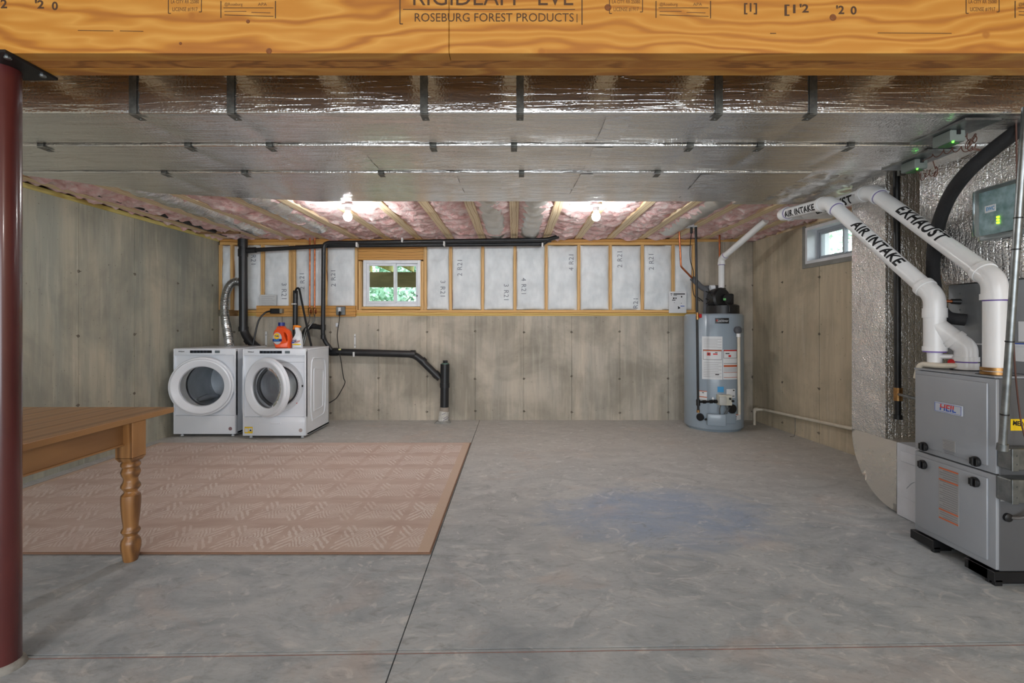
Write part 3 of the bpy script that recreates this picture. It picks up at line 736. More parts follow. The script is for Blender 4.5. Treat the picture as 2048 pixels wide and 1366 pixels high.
# ------------------------------------------------------------------ foil wrapped ducts
def wrapped(prof, xs, seed, amp=.006, sag=None):
    """profile [(y,z)] swept along x"""
    pass
def duct(name, label, y0, y1, z0, z1, x0, x1, straps, seed, yend=None, taped=(), group=None, zfun=None):
    o = T(name, label, 'duct', ((x0 + x1) / 2, (y0 + y1) / 2, z0), group)
    nx = int((x1 - x0) / .022); bm = B(); g = []
    zf = zfun or (lambda x: 0)
    def prof(x):
        ye = yend(x) if yend else y1
        pts = []
        r = .009
        for k in range(9): pts.append((y0, z1 + (z0 + r - z1) * k / 8, 'f'))
        for k in range(1, 4): a = PI / 2 * k / 4; pts.append((y0 + r - r * math.cos(a), z0 + r - r * math.sin(a), 'f'))
        nb = 18
        w = max(ye - r - (y0 + r), .01)
        for k in range(nb + 1): pts.append((y0 + r + w * k / nb, z0, 'b'))
        ye2 = y0 + r + w
        for k in range(1, 4): a = PI / 2 * k / 4; pts.append((ye2 + r * math.sin(a), z0 + r - r * math.cos(a), 'k'))
        for k in range(5): pts.append((ye2 + r, z0 + r + (z1 - z0 - r) * k / 4, 'k'))
        return pts, ye
    for i in range(nx + 1):
        x = x0 + (x1 - x0) * i / nx; pts, ye = prof(x); row = []
        pull = min([1.0] + [abs(x - s) / .16 for s in straps])
        sg = (1 - (1 - min(1, pull)) ** 2)
        for (y, z, t) in pts:
            n1 = .8 * noise.fractal(Vector((x * 1.8 + seed, y * 11, z * 17 + seed)), .8, 2, 3)
            v = max(0, min(1, (y - y0) / max(ye - y0, .05)))
            if t == 'b':
                z -= .010 * sg * math.sin(PI * v) + amp_w * n1
            elif t == 'f':
                y -= .006 * sg + .5 * amp_w * n1; z -= .003 * sg
            z += zf(x)
            row.append(bm.verts.new((x, y, z)))
        g.append(row)
    m = len(g[0])
    for i in range(nx):
        for k in range(m - 1): bm.faces.new((g[i][k], g[i][k + 1], g[i + 1][k + 1], g[i + 1][k]))
    bm.faces.new(g[0]); bm.faces.new(g[-1][::-1])
    for i in range(nx): bm.faces.new((g[i][0], g[i + 1][0], g[i + 1][m - 1], g[i][m - 1]))
    new('insulation_wrap', bm, FOIL, o, smooth=70)
    for s in straps:
        bm = B(); box(bm, s - .016, s + .016, y0 - .0085, y0 - .0065, z0 - .004, z1)
        box(bm, s - .016, s + .016, y0 - .0085, y0 + .055, z0 - .0095, z0 - .0075)
        lathe(bm, [(.0, -.012), (.005, -.012), (.006, -.009)], (s, y0 + .04, z0), (0, 0, 1), 8)
        new('hanger_strap', bm, GALV_D, o)
    for (ta, tb, sl) in taped:
        bm = B(); nn = 26; gg = []
        ye = (yend((ta + tb) / 2) if yend else y1)
        for j in range(nn + 1):
            v = j / nn; y = y0 + .015 + (ye - y0 - .03) * v; row = []
            for i in range(6):
                x = ta + (tb - ta) * i / 5 + sl * v
                sgt = 1 - (1 - min([1.0] + [abs(x - s) / .16 for s in straps])) ** 2
                n1 = .8 * noise.fractal(Vector((x * 1.8 + seed, y * 11, z0 * 17 + seed)), .8, 2, 3)
                row.append(bm.verts.new((x, y, z0 - .010 * sgt * math.sin(PI * v) + amp_w * n1 - .0016 + .0006 * N(x * 60, y * 90, seed))))
            gg.append(row)
        for j in range(nn):
            for i in range(5): bm.faces.new((gg[j][i], gg[j][i + 1], gg[j + 1][i + 1], gg[j + 1][i]))
        new('foil_tape', bm, FOIL_T, o, smooth=True)
    return o
amp_w = .0045
ZD = 2.162
X1 = lambda px, D: (px - 1028) * D / 960
st1 = [X1(p, 2.10) for p in (268, 463, 848, 1040, 1437, 1625)]
st2 = [X1(p, 2.48) for p in (85, 378, 540, 866, 1028, 1380, 1520, 1700)]
st3 = [X1(p, 2.91) for p in (330, 490, 762, 1043, 1315)]
duct('wrapped_duct', 'foil wrapped duct nearest the wood beam with tall hanger straps', 2.10, 2.445, ZD, 2.335, -3.78, 2.44, st1, 3.0,
     taped=((X1(1215, 2.1), X1(1268, 2.1), 0),))
duct('wrapped_duct', 'foil wrapped duct in the middle of the three hanging side by side', 2.475, 2.868, ZD - .005, 2.335, -3.78, 2.44, st2, 8.0,
     taped=((X1(690, 2.6), X1(735, 2.6), 0), (X1(1180, 2.6), X1(1218, 2.6), 0)))
def yend3(x):
    if x < -2.5: return 2.92 + (x + 3.0) / .5 * .44
    if x < -1.5: return 3.36 + (x + 2.5) * .22
    return 3.585
duct('wrapped_duct', 'wide foil wrapped duct farthest back, over the light bulbs', 2.905, 3.58, ZD - .008, 2.335, -2.98, 1.80, st3, 15.0, yend=yend3,
     taped=((X1(895, 3.2), X1(922, 3.2), .02), (X1(1003, 3.2), X1(1040, 3.2), 0), (X1(1150, 3.2), X1(1175, 3.2), -.03), (X1(1370, 3.2), X1(1400, 3.2), .06)))
def foil_block(name, label, faces, mat, seed, amp=.010, cat='duct', res=.022):
    """closed box-like body given by 8 corners, faces subdivided and crinkled"""
    bm = B()
    for q in faces:
        a, b, c, d = [Vector(p) for p in q]
        nu = max(2, int((b - a).length / res)); nv = max(2, int((d - a).length / res)); nrm = (b - a).cross(d - a).normalized(); g = []
        for j in range(nv + 1):
            row = []
            for i in range(nu + 1):
                u, v = i / nu, j / nv
                p = a.lerp(b, u).lerp(d.lerp(c, u), v)
                e = min(1, 6 * min(u, 1 - u, v, 1 - v))
                p = p + nrm * amp * e * noise.fractal(p * 9 + Vector((seed, 0, 0)), .8, 2.2, 4)
                row.append(bm.verts.new(p))
            g.append(row)
        for j in range(nv):
            for i in range(nu): bm.faces.new((g[j][i], g[j][i + 1], g[j + 1][i + 1], g[j + 1][i]))
    bmesh.ops.remove_doubles(bm, verts=bm.verts, dist=.0004)
    o = new(name, bm, mat, None, smooth=60)
    if cat: tag(o, label, cat)
    return o
def hexa(x0, x1, y0, y1, z0, z1, X0=None, X1_=None, Y0=None, Y1=None):
    """faces of a box whose top may be wider than its bottom"""
    X0 = x0 if X0 is None else X0; X1_ = x1 if X1_ is None else X1_; Y0 = y0 if Y0 is None else Y0; Y1 = y1 if Y1 is None else Y1
    a = [(x0, y0, z0), (x1, y0, z0), (x1, y1, z0), (x0, y1, z0)]; b = [(X0, Y0, z1), (X1_, Y0, z1), (X1_, Y1, z1), (X0, Y1, z1)]
    return [(a[0], a[1], b[1], b[0]), (a[1], a[2], b[2], b[1]), (a[2], a[3], b[3], b[2]), (a[3], a[0], b[0], b[3]), (a[3], a[2], a[1], a[0]), (b[0], b[1], b[2], b[3])]
# raised transition right of the third duct
foil_block('duct_transition', 'humped foil wrapped duct transition above the two white vent pipes', hexa(1.83, 3.05, 3.12, 4.03, 2.245, 2.326), FOIL, 21, .018)
mbox('bracket', GALV_D, None, X1(1830, 3.0) - .02, X1(1830, 3.0) + .02, 3.095, 3.115, 2.20, 2.336)
tag(bpy.context.scene.objects['bracket'], 'dull metal bracket at the step in the foil ducts right of the centre', 'bracket')
# supply plenum above the coil
foil_block('supply_plenum', 'crinkled foil wrapped supply plenum above the grey coil cabinet', hexa(2.485, 3.10, 2.22, 2.765, 1.465, 1.85, Y1=2.94) [:5] + hexa(2.485, 3.10, 2.22, 2.94, 1.85, 2.336)[:4] + hexa(2.485, 3.10, 2.22, 2.94, 1.85, 2.336)[5:], FOIL_Y, 31, .012)
# return drop: vertical leg + heel elbow into the filter cabinet
foil_block('return_duct', 'tall foil wrapped return duct dropping beside the furnace to the floor', hexa(2.495, 3.02, 3.225, 3.545, .47, 2.336), FOIL_V, 41, .009)
bm = B(); g = []
hy, hz = 3.225, .47
for i in range(17):
    a = PI / 2 * i / 16; row = []
    for j in range(15):
        x = 2.495 + .525 * j / 14
        yy = 3.13 + .415 * math.cos(a) * 1.0; zz = .47 - .455 * math.sin(a)
        row.append((x, yy, zz))
    g.append(row)
def sidefan(x, flip):
    n = 18; rr = []
    for i in range(n + 1):
        a = PI / 2 * i / n
        col = []
        for k in range(9):
            t = k / 8
            y = 3.13 + .415 * math.cos(a) * t; z = .47 - .455 * math.sin(a) * t
            d = .006 * noise.fractal(Vector((y * 12, z * 30, 4)), .8, 2, 3) * (1 if 0 < t < 1 else 0)
            col.append(bm.verts.new((x + (-d if not flip else d), y, z)))
        rr.append(col)
    for i in range(n):
        for k in range(8): bm.faces.new((rr[i][k], rr[i][k + 1], rr[i + 1][k + 1], rr[i + 1][k]))
sidefan(2.495, False); sidefan(3.02, True)
vg = [[bm.verts.new(p) for p in r] for r in g]
for i in range(16):
    for j in range(14): bm.faces.new((vg[i][j], vg[i][j + 1], vg[i + 1][j + 1], vg[i + 1][j]))
mt = [bm.verts.new(p) for p in ((2.495, 3.13, .47), (3.02, 3.13, .47), (3.02, 3.13, .015), (2.495, 3.13, .015))]
bm.faces.new(mt)
mt = [bm.verts.new(p) for p in ((2.495, 3.13, .47), (3.02, 3.13, .47), (3.02, 3.545, .47), (2.495, 3.545, .47))]
bm.faces.new(mt)
bmesh.ops.remove_doubles(bm, verts=bm.verts, dist=.0004)
o = new('return_elbow', bm, FOIL_B, None, smooth=50); tag(o, 'rounded foil wrapped elbow on the floor between return duct and white filter cabinet', 'duct')

# zone dampers with green lights under the duct ends
def damper(label, px, py, D, L):
    c = P(px, py, D); x, y = c.x, D
    o = T('zone_damper', label, 'damper', (x, y, ZD - .06))
    mbox('damper_sleeve', GALV, o, x - .06, x + .10, y - L, y + L, ZD - .021, ZD - .010, .001)
    mbox('actuator_box', M('actuator_grey', rgb(120, 128, 122), None, .5), o, x - .035, x + .035, y - .05, y + .05, ZD - .075, ZD - .022, .004)
    mbox('mount_tab', BLACK, o, x - .008, x + .008, y - .055, y - .048, ZD - .045, ZD - .025)
    bm = B(); lathe(bm, [(.0, -.008), (.004, -.006), (.005, 0)], (x - .02, y - .045, ZD - .075), (0, 0, 1), 8); new('indicator_light', bm, GREEN_E, o)
    mbox('circuit_board', M('green_board', rgb(60, 110, 60), None, .5), o, x - .022, x + .022, y - .03, y + .03, ZD - .080, ZD - .0755)
damper('grey damper motor with green light nearer the beam', 1897, 262, 2.27, .15)
damper('grey damper motor with green light above the black gas pipe', 1828, 318, 2.66, .16)
def coil_wire(label, pts, rad, turns, name='thermostat_wire'):
    pts = [Vector(p) for p in pts]; path = []
    sp = spline(pts, 10); n = len(sp)
    m = n * 8
    for i in range(m):
        t = i / (m - 1) * (n - 1); k = min(int(t), n - 2); p = sp[k].lerp(sp[k + 1], t - k)
        f = i / (m - 1); e = 1 if .18 < f < .85 else 0
        a = turns * 2 * PI * (f - .18) / .67
        path.append(p + Vector((.2 * math.cos(a), .6 * math.sin(a), math.cos(a))) * rad * e)
    o = mtube(name, BROWNW, None, path, .0022, 5); tag(o, label, 'wire'); return o
coil_wire('curly brown thermostat wire running from nearer damper to the black hose', [P(1912, 272, 2.28), P(1950, 276, 2.22), P(1935, 290, 2.22), P(1962, 300, 2.22)], .018, 5)
coil_wire('curly brown thermostat wire below the nearer damper', [P(1845, 322, 2.5), P(1885, 305, 2.36), P(1920, 298, 2.3), P(1960, 301, 2.26)], .013, 4)
coil_wire('tangled brown thermostat wire beside the black gas pipe top', [P(1832, 340, 2.62), P(1845, 355, 2.55), P(1858, 345, 2.5), P(1872, 348, 2.46), P(1866, 322, 2.46)], .015, 4)

# ------------------------------------------------------------------ furnace
FX0, FX1, FY0, FY1, FZ0, FZ1 = 2.29, 3.04, 2.275, 2.735, .066, .982
fu = T('furnace', 'grey furnace cabinet with red and blue badge and black latches', 'furnace', (2.6, 2.5, 0))
mbox('cabinet', GREYP_D, fu, FX0 + .012, FX1, FY0, FY1, FZ0, FZ1, .004)
mbox('top_cover', GREYP, fu, FX0 - .012, FX0 + .30, FY0 - .002, FY1 + .002, FZ1, FZ1 + .010, .003)
def fpanel(z0, z1):
    bm = B(); box(bm, FX0 - .006, FX0 + .012, FY0, FY1, z0, z1, .005, 2); box(bm, FX0 - .016, FX0 - .004, FY0 + .035, FY1 - .012, z0 + .03, z1 - .022, .006, 2)
    return new('door_panel', bm, GREYP, fu, smooth=30)
ZM = .524
up = fpanel(ZM + .003, FZ1 - .003); dn = fpanel(FZ0 + .006, ZM - .003)
def latch(y, z):
    bm = B(); lathe(bm, [(.025, 0), (.025, .010), (.021, .014), (.0, .014)], (FX0 - .016, y, z), (-1, 0, 0), 18)
    box(bm, FX0 - .042, FX0 - .028, y - .006, y + .006, z - .020, z + .020, .003)
    box(bm, FX0 - .036, FX0 - .026, y - .022, y - .014, z - .016, z + .016, .002)
    box(bm, FX0 - .036, FX0 - .026, y + .012, y + .02, z - .016, z + .016, .002)
    new('latch', bm, BLACK, fu, smooth=30)
def onF(px, py):   # point on the furnace door plane
    x = FX0 - .016; y = 960 * x / (px - 1028); return y, CZ - (py - 648) * y / 960
for p in ((1849, 893), (1953, 923), (1847, 929), (1951, 964)):
    latch(*onF(*p))
def fplate(name, px0, py0, px1, py1, m, t=.002, parent=fu, off=0, ref=None):
    (ya, za), (yb, zb) = onF(px0, py0), onF(px1, py1)
    return mbox(name, m, parent, FX0 - .016 - t - off, FX0 - .016 - off, min(ya, yb), max(ya, yb), min(za, zb), max(za, zb))
(ya, za), (yb, zb) = onF(1870, 802), onF(1927, 830)
cy, cz = (ya + yb) / 2, za - .027
bd = mbox('badge', M('badge_white', rgb(196, 202, 212), None, .35), fu, FX0 - .022, FX0 - .016, yb, ya, cz - .027, cz + .027, .004, 2)
bm = B()
for (a, b, c, d) in ((yb + .006, ya - .006, cz + .0205, cz + .022), (yb + .006, ya - .006, cz - .022, cz - .0205), (yb + .006, yb + .0075, cz - .022, cz + .022), (ya - .0075, ya - .006, cz - .022, cz + .022)):
    box(bm, FX0 - .0228, FX0 - .022, a, b, c, d)
new('badge_border', bm, BLUE_D, bd)
for half, m_ in ((1, RED_L), (-1, BLUE_D)):
    bm = text_bm('HEIL', .047, shear=.1, bold=.0008)
    xs = [v.co.x for v in bm.verts]; s = .094 / (max(xs) - min(xs))
    for v in bm.verts: v.co.x *= s
    bmesh.ops.bisect_plane(bm, geom=bm.verts[:] + bm.edges[:] + bm.faces[:], plane_co=(0, half * .0002, 0), plane_no=(0, half, 0), clear_inner=True)
    place(bm, (FX0 - .0232, (ya + yb) / 2, cz), (0, -1, 0), (0, 0, 1)); new('badge_lettering', bm, m_, bd, recalc=False)
s_ = fplate('rating_label', 1886, 877, 1911, 905, PAPER_G)
for k in range(9):
    y0_, z_ = onF(1887, 880 + k * 3); y1_, _ = onF(1909, 880); mbox('print_line', M('label_text_grey', rgb(128, 128, 130), None, .7) if k == 0 else bpy.data.materials['label_text_grey'], s_, FX0 - .0188, FX0 - .0180, min(y0_, y1_), max(y0_, y1_) - .004 * (k % 3), z_ - .0012, z_ + .0012)
ly0, _ = onF(1878, 940); ly1, _ = onF(1918, 940)
_, lz1 = onF(1878, 933); _, lz0 = onF(1878, 1035)
s2 = mbox('warning_label', PAPER_G, fu, FX0 - .018, FX0 - .016, ly1, ly0, lz0, lz1)
for z_ in (1.0, .78, .17, .0):
    zz = lz0 + (lz1 - lz0) * z_; mbox('orange_stripe', ORANGE_L, s2, FX0 - .0188, FX0 - .018, ly1 + .002, ly0 - .002, zz - (.008 if z_ > .5 else 0), zz + (.008 if z_ <= .5 else 0))
for k in range(22):
    z_ = .05 + .9 * k / 21; zz = lz0 + (lz1 - lz0) * z_; mbox('print_line', bpy.data.materials['label_text_grey'], s2, FX0 - .0186, FX0 - .018, ly1 + .006, ly0 - .006 - .02 * ((k * 7) % 3 == 0), zz - .0016, zz + .0016)
# feet
def foot(y0, y1, x1=FX0 + .10):
    bm = B(); box(bm, FX0 - .02, x1, y0, y1, .018, FZ0, .002); box(bm, FX0 - .015, FX0 + .02, y0, y0 + .02, .0, .03, .002); box(bm, FX0 + .02, x1, y0 + .02, y1 - .01, 0, .02, .002)
    new('foot', bm, BLACK, fu)
foot(2.60, 2.75); foot(2.268, 2.40, FX0 + .32); foot(2.30, 2.42, FX1)
# the near side: boxes, conduit stub
jb = T('junction_box', 'upper galvanised switch box on the side of the furnace', 'electrical box', (2.37, 2.21, .50))
def ebox(o, x0, x1, y0, y1, z0, z1):
    mbox('box_body', GALV, o, x0, x1, y0, y1, z0, z1, .006, 2)
    bm = B(); box(bm, x0 - .001, x0 + .03, y0 - .006, y0, z0 - .002, z1 + .002, .002)
    for z in (z0 + .03, z1 - .03): lathe(bm, [(.0, .003), (.003, .003), (.0035, 0)], (x0 + .02, y0 - .006, z), (0, -1, 0), 8)
    new('box_cover', bm, GALV, o)
ebox(jb, 2.285, 2.42, 2.205, 2.27, .565, .665)
mbox('switch_toggle', WHITE_P, jb, 2.375, 2.392, 2.185, 2.205, .605, .625, .002)
mbox('switch_plate', M('ivory', rgb(206, 200, 184), None, .5), jb, 2.41, 2.47, 2.198, 2.206, .585, .655, .002)
jb2 = T('junction_box', 'lower galvanised box with a cable into the furnace side', 'electrical box', (2.37, 2.21, .38))
ebox(jb2, 2.280, 2.45, 2.200, 2.27, .415, .525)
mbox('label_sticker', PAPER, jb2, 2.40, 2.43, 2.197, 2.200, .44, .50)
o = mtube('cable', M('grey_cable', rgb(92, 88, 84), None, .5), jb2, spline([(2.43, 2.235, .415), (2.425, 2.23, .37), (2.375, 2.245, .335), (2.335, 2.275, .325)]), .008, 8)
bm = B(); lathe(bm, [(.02, 0), (.02, .012), (.012, .016), (.0, .016)], (2.335, FY0, .325), (0, -1, 0), 14); new('grommet', bm, BLACK, fu, smooth=True)
mbox('side_label', PAPER_G, fu, 2.285 + .02, 2.37, FY0 - .0015, FY0, .40, .413)
ym = T('yellow_sticker', 'yellow sticker with black lettering at the right edge of the view', 'sticker', (2.40, FY0 - .002, .735))
ym_ = mbox('sticker_sheet', YELLOW, ym, 2.352, 2.50, FY0 - .0025, FY0 - .0005, .735, .790)
mtext('lettering', 'MERCYC', .030, (2.412, FY0 - .0032, .765), (1, 0, -.12), (0, 0, 1), INK, ym, width=.105, bold=.0012, shear=.1)
# conduit
cd = T('conduit', 'galvanised steel conduit running down beside the control panel', 'conduit', (2.20, 2.13, .66))
tube_pts = [(2.193, 2.15, .665), (2.215, 2.13, 1.5), (2.225, 2.11, 2.28)]
cp0, cp1 = Vector((2.222, 2.185, .665)), Vector((2.193, 2.055, 2.17))
mtube('conduit_pipe', GALV, cd, [cp0, cp0.lerp(cp1, .5), cp1], .0145, 16)
mtube('connector', GALV, cd, [cp0 - Vector((0, 0, .0)), cp0.lerp(cp1, .02)], .021, 12)
for t in (.11, .33, .60, .69): 
    c = cp0.lerp(cp1, t); d = (cp1 - cp0).normalized() * .003; mtube('zip_tie', BLACK, cd, [c - d, c + d], .0165, 14)
o = mtube('control_cable', BROWNW, None, spline([P(2032, 240, 2.2), P(2034, 420, 2.18), P(2030, 560, 2.2), P(2028, 700, 2.2), P(2040, 830, 2.24), P(2056, 895, 2.2)]), .0035, 6)
tag(o, 'brown control cable tied along the galvanised conduit', 'wire')
# coil cabinet
cc = T('coil_cabinet', 'plain grey coil cabinet standing on the furnace behind the vent pipes', 'cabinet', (2.8, 2.5, .992))
mbox('cabinet', M('coil_grey_paint', rgb(138, 142, 146), None, .35, .2), cc, 2.50, 3.04, 2.255, 2.765, .993, 1.462, .004)
mbox('lower_panel', M('coil_grey_paint_low', rgb(128, 131, 135), None, .4, .2), cc, 2.495, 2.50, 2.26, 2.76, .993, 1.13, .002)
mbox('trim_strip', WHITE_P, cc, 2.490, 2.50, 2.26, 2.76, 1.128, 1.136, .001)
for z in (1.41, 1.32): bm = B(); lathe(bm, [(.0, .004), (.004, .003), (.005, 0)], (2.50, 2.69, z), (-1, 0, 0), 8); new('screw', bm, GALV, cc)
def lbl(name, px0, py0, px1, py1, X, m, par):
    ya, yb = 960 * X / (px0 - 1028), 960 * X / (px1 - 1028); z0, z1 = CZ - (py1 - 648) * ya / 960, CZ - (py0 - 648) * ya / 960
    return mbox(name, m, par, X - .001, X + .001, min(ya, yb), max(ya, yb), z0, z1)
lbl('paper_label', 2037, 643, 2062, 683, 2.498, PAPER, cc); lbl('paper_label', 2006, 644, 2016, 682, 2.498, PAPER, cc); lbl('paper_label', 2028, 688, 2060, 722, 2.4935, PAPER, cc)
lbl('orange_label', 2005, 686, 2014, 690, 2.493, ORANGE_L, cc); lbl('blue_print', 2030, 686, 2060, 688, 2.491, BLUE_D, cc)
bm = B(); cyl(bm, (2.50, 2.69, 1.365), (2.40, 2.71, 1.37), .009, .009, 10); new('liquid_line_stub', bm, COPPER, cc, smooth=True)
bm = B(); cyl(bm, (2.50, 2.69, 1.365), (2.46, 2.70, 1.367), .016, .014, 12); new('grommet', bm, BLACK, cc, smooth=True)
o = mtube('liquid_line', COPPER, None, spline([(2.405, 2.71, 1.37), (2.37, 2.745, 1.39), P(1880, 560, 2.82), P(1872, 505, 2.86)]), .006, 8); tag(o, 'thin bare copper refrigerant line curving beside the black hose', 'pipe')
o = mtube('suction_line', RUBBER, None, spline([P(2090, 220, 2.15), P(2048, 252, 2.2), P(1985, 300, 2.30), P(1930, 350, 2.42), P(1893, 405, 2.62), P(1872, 470, 2.78), P(1866, 540, 2.80), P(1874, 598, 2.74), P(1892, 632, 2.70), (2.497, 2.655, 1.262)], 8), .033, 16)
tag(o, 'thick black foam-insulated refrigerant line curving down to the coil cabinet', 'pipe')
# control panel
pn = T('zone_controller', 'clear-covered zoning control box fixed on the foil plenum', 'control box', (2.43, 2.40, 1.68))
mbox('enclosure', M('panel_grey', rgb(150, 156, 156), None, .4), pn, 2.435, 2.482, 2.255, 2.515, 1.675, 1.945, .006, 2)
mbox('circuit_board', M('teal_board', rgb(196, 220, 226), rgb(140, 172, 176), .4, 0, 24), pn, 2.428, 2.435, 2.285, 2.49, 1.705, 1.915)
bm = B(); box(bm, 2.385, 2.427, 2.27, 2.505, 1.69, 1.93, .012, 3); new('clear_cover', bm, CLEAR, pn, smooth=True)
mbox('maker_label', PAPER, pn, 2.3835, 2.3845, 2.375, 2.43, 1.800, 1.835)
mtext('lettering', 'EWC', .026, (2.3828, 2.402, 1.817), (0, -1, 0), (0, 0, 1), BLUE_L, pn, width=.042, bold=.0008)
for k in range(3): mbox('status_light', YEL_E, pn, 2.420, 2.428, 2.388, 2.398, 1.742 + k * .014, 1.750 + k * .014)

# filter cabinet
fc = T('filter_cabinet', 'white sheet metal filter cabinet between the furnace and the foil elbow', 'cabinet', (2.7, 2.93, 0))
mbox('cabinet', M('white_cabinet_paint', rgb(212, 216, 224), None, .4), fc, 2.487, 3.02, 2.742, 3.122, 0.002, .472, .005)
bm = B(); box(bm, 2.481, 2.487, 2.80, 3.085, .36, .425, .003); new('recessed_pull', bm, bpy.data.materials['white_cabinet_paint'], fc)
bm = B(); tube(bm, spline([(2.486, 3.04, .20), (2.486, 2.98, .26), (2.486, 2.85, .30)]), .003, 6); tube(bm, spline([(2.486, 3.06, .14), (2.486, 2.98, .13), (2.486, 2.86, .10)]), .003, 6)
new('embossed_curve', bm, bpy.data.materials['white_cabinet_paint'], fc)

# gas pipe with tee beside the furnace
gp = T('gas_pipe', 'black iron gas drop with brass tee beside the furnace', 'pipe', P(1796, 838, 3.17))
x_, y_ = P(1796, 600, 3.165).x, 3.165
mcyl('pipe', BLACK, gp, (x_, y_, .665), (x_ - .01, y_, 2.245), .0188, .0188, 14)
mcyl('drip_leg', BLACK, gp, (x_, y_, .625), (x_, y_, .67), .0175, .0165, 14)
mcyl('tee', BRASS, gp, (x_, y_, .735), (x_, y_, .82), .025, .025, 14)
mcyl('cap', BLACK, gp, (x_, y_, .612), (x_, y_, .642), .026, .024, 12)
mcyl('branch', GALV, gp, (x_, y_, .778), (FX0 + .06, FY1 + .0, .800), .010, .010, 10)

# ------------------------------------------------------------------ PVC vents
def pvc(name, label, pts, r, bend=.085, cat='vent pipe', collars=True, m=PVC, ends=()):
    o = T(name, label, cat, pts[0])
    path = fillet(pts, bend, 8); mtube('pipe', m, o, path, r, 24)
    pts = [Vector(p) for p in pts]
    for i in range(1, len(pts) - 1):
        d1 = (pts[i - 1] - pts[i]).normalized(); d2 = (pts[i + 1] - pts[i]).normalized(); L = bend + .012
        a, b = pts[i] + d1 * L, pts[i] + d2 * L
        bm = B(); pa = fillet([a, pts[i], b], bend, 8); tube(bm, pa, r * 1.13, 24)
        tube(bm, [a, a - d1 * .030], r * 1.24, 24); tube(bm, [b, b - d2 * .030], r * 1.24, 24)
        new('elbow', bm, m, o, smooth=True)
        if collars:
            for q, d in ((a, d1), (b, d2)): mtube('primer_ring', PURPLE, o, [q, q + d * .006], r * 1.03, 24)
    return o
RP = .0445
E = [(2.353, 2.35, .985), (2.353, 2.35, 1.455), (2.465, 3.3, 2.150), (2.465, 4.05, 2.17)]
ex = pvc('exhaust_pipe', 'white vent pipe lettered EXHAUST rising from the nearer furnace port', E, RP)
for k, z in enumerate((.992, 1.012)): mcyl('hose_clamp', BRASS, ex, (2.353, 2.35, z), (2.353, 2.35, z + .016), .054, .054, 24)
mcyl('port_ring', BLACK, ex, (2.353, 2.35, .988), (2.353, 2.35, .994), .07, .07, 24)
wrap_text('lettering', 'EXHAUST', .092, E[2], E[1], (-.45, -.8, -.05), RP + .0012, INK, ex, at=.49, shear=.1, bold=.003, space=1.12)
wrap_text('lettering', 'EXHAUST', .088, E[3], E[2], (-.95, -.2, -.45), RP + .0012, INK, ex, at=.52, shear=.1, bold=.003, space=1.12)
I = [(2.34, 2.67, 1.27), (2.34, 2.67, 1.395), (2.30, 3.5, 2.125), (2.303, 4.13, 2.178), (2.75, 4.16, 2.20)]
ik = pvc('air_intake_pipe', 'white vent pipe lettered AIR INTAKE rising from the farther furnace port', I, RP)
wrap_text('lettering', 'AIR INTAKE', .084, I[2], I[1], (-.5, -.8, -.05), RP + .0012, INK, ik, at=.53, shear=.1, bold=.003, space=1.1)
wrap_text('lettering', 'AIR INTAKE', .070, I[3], I[2], (-.95, -.2, -.38), RP + .0012, INK, ik, at=.50, shear=.1, bold=.003, space=1.1)
# wye and branch onto the furnace top
bm = B(); yx, yy = 2.34, 2.67
tube(bm, [(yx, yy, 1.10), (yx, yy, 1.30)], RP * 1.12, 24); tube(bm, [(yx, yy, 1.275), (yx, yy, 1.305)], RP * 1.25, 24); tube(bm, [(yx, yy, 1.09), (yx, yy, 1.115)], RP * 1.25, 24)
b0, b1 = Vector((yx, yy, 1.235)), Vector((2.398, 2.605, 1.150)); tube(bm, [b0, b1], RP * 1.12, 24); dd = (b1 - b0).normalized()
tube(bm, [b1 - dd * .02, b1 + dd * .008], RP * 1.25, 24); new('wye_fitting', bm, PVC, ik, smooth=True)
bm = B(); pb_ = fillet([b1, Vector((2.424, 2.575, 1.115)), (2.424, 2.575, 1.045)], .07, 8); tube(bm, pb_, RP * 1.12, 24); tube(bm, [(2.424, 2.575, 1.065), (2.424, 2.575, 1.04)], RP * 1.25, 24)
new('street_elbow', bm, PVC, ik, smooth=True)
mcyl('primer_ring', PURPLE, ik, (2.424, 2.575, 1.033), (2.424, 2.575, 1.040), RP * 1.05, seg=24)
mcyl('coupling', PVC, ik, (2.424, 2.575, .995), (2.424, 2.575, 1.033), RP * 1.22, seg=24)
mcyl('port_ring', BLACK, ik, (2.424, 2.575, .990), (2.424, 2.575, .997), .066, seg=24)
mcyl('primer_ring', PURPLE, ik, (yx, yy, 1.083), (yx, yy, 1.090), RP * 1.18, seg=24)
mcyl('trap_cup', PVC, ik, (yx, yy, 1.083), (yx, yy, 1.005), RP * .78, RP * .72, seg=20)
mtube('trap_arm', PVC, ik, [(yx, yy - .02, 1.062), (2.395, 2.61, 1.062)], .013, 12)
o = mtube('condensate_drain', PVC_OLD, None, fillet([(2.405, 2.56, 1.018), (2.32, 2.62, 1.012), (2.300, 2.72, 1.015), (2.300, 2.745, .93)], .03), .0145, 12); tag(o, 'thin white drain tube bending over the far edge of the furnace top', 'pipe')
bm = B(); lathe(bm, [(.012, 0), (.016, .004), (.016, .012), (.0, .014)], (2.372, 2.60, 1.032), (-.8, -.5, .2), 14); new('red_cap', bm, RED_M, ik, smooth=True)

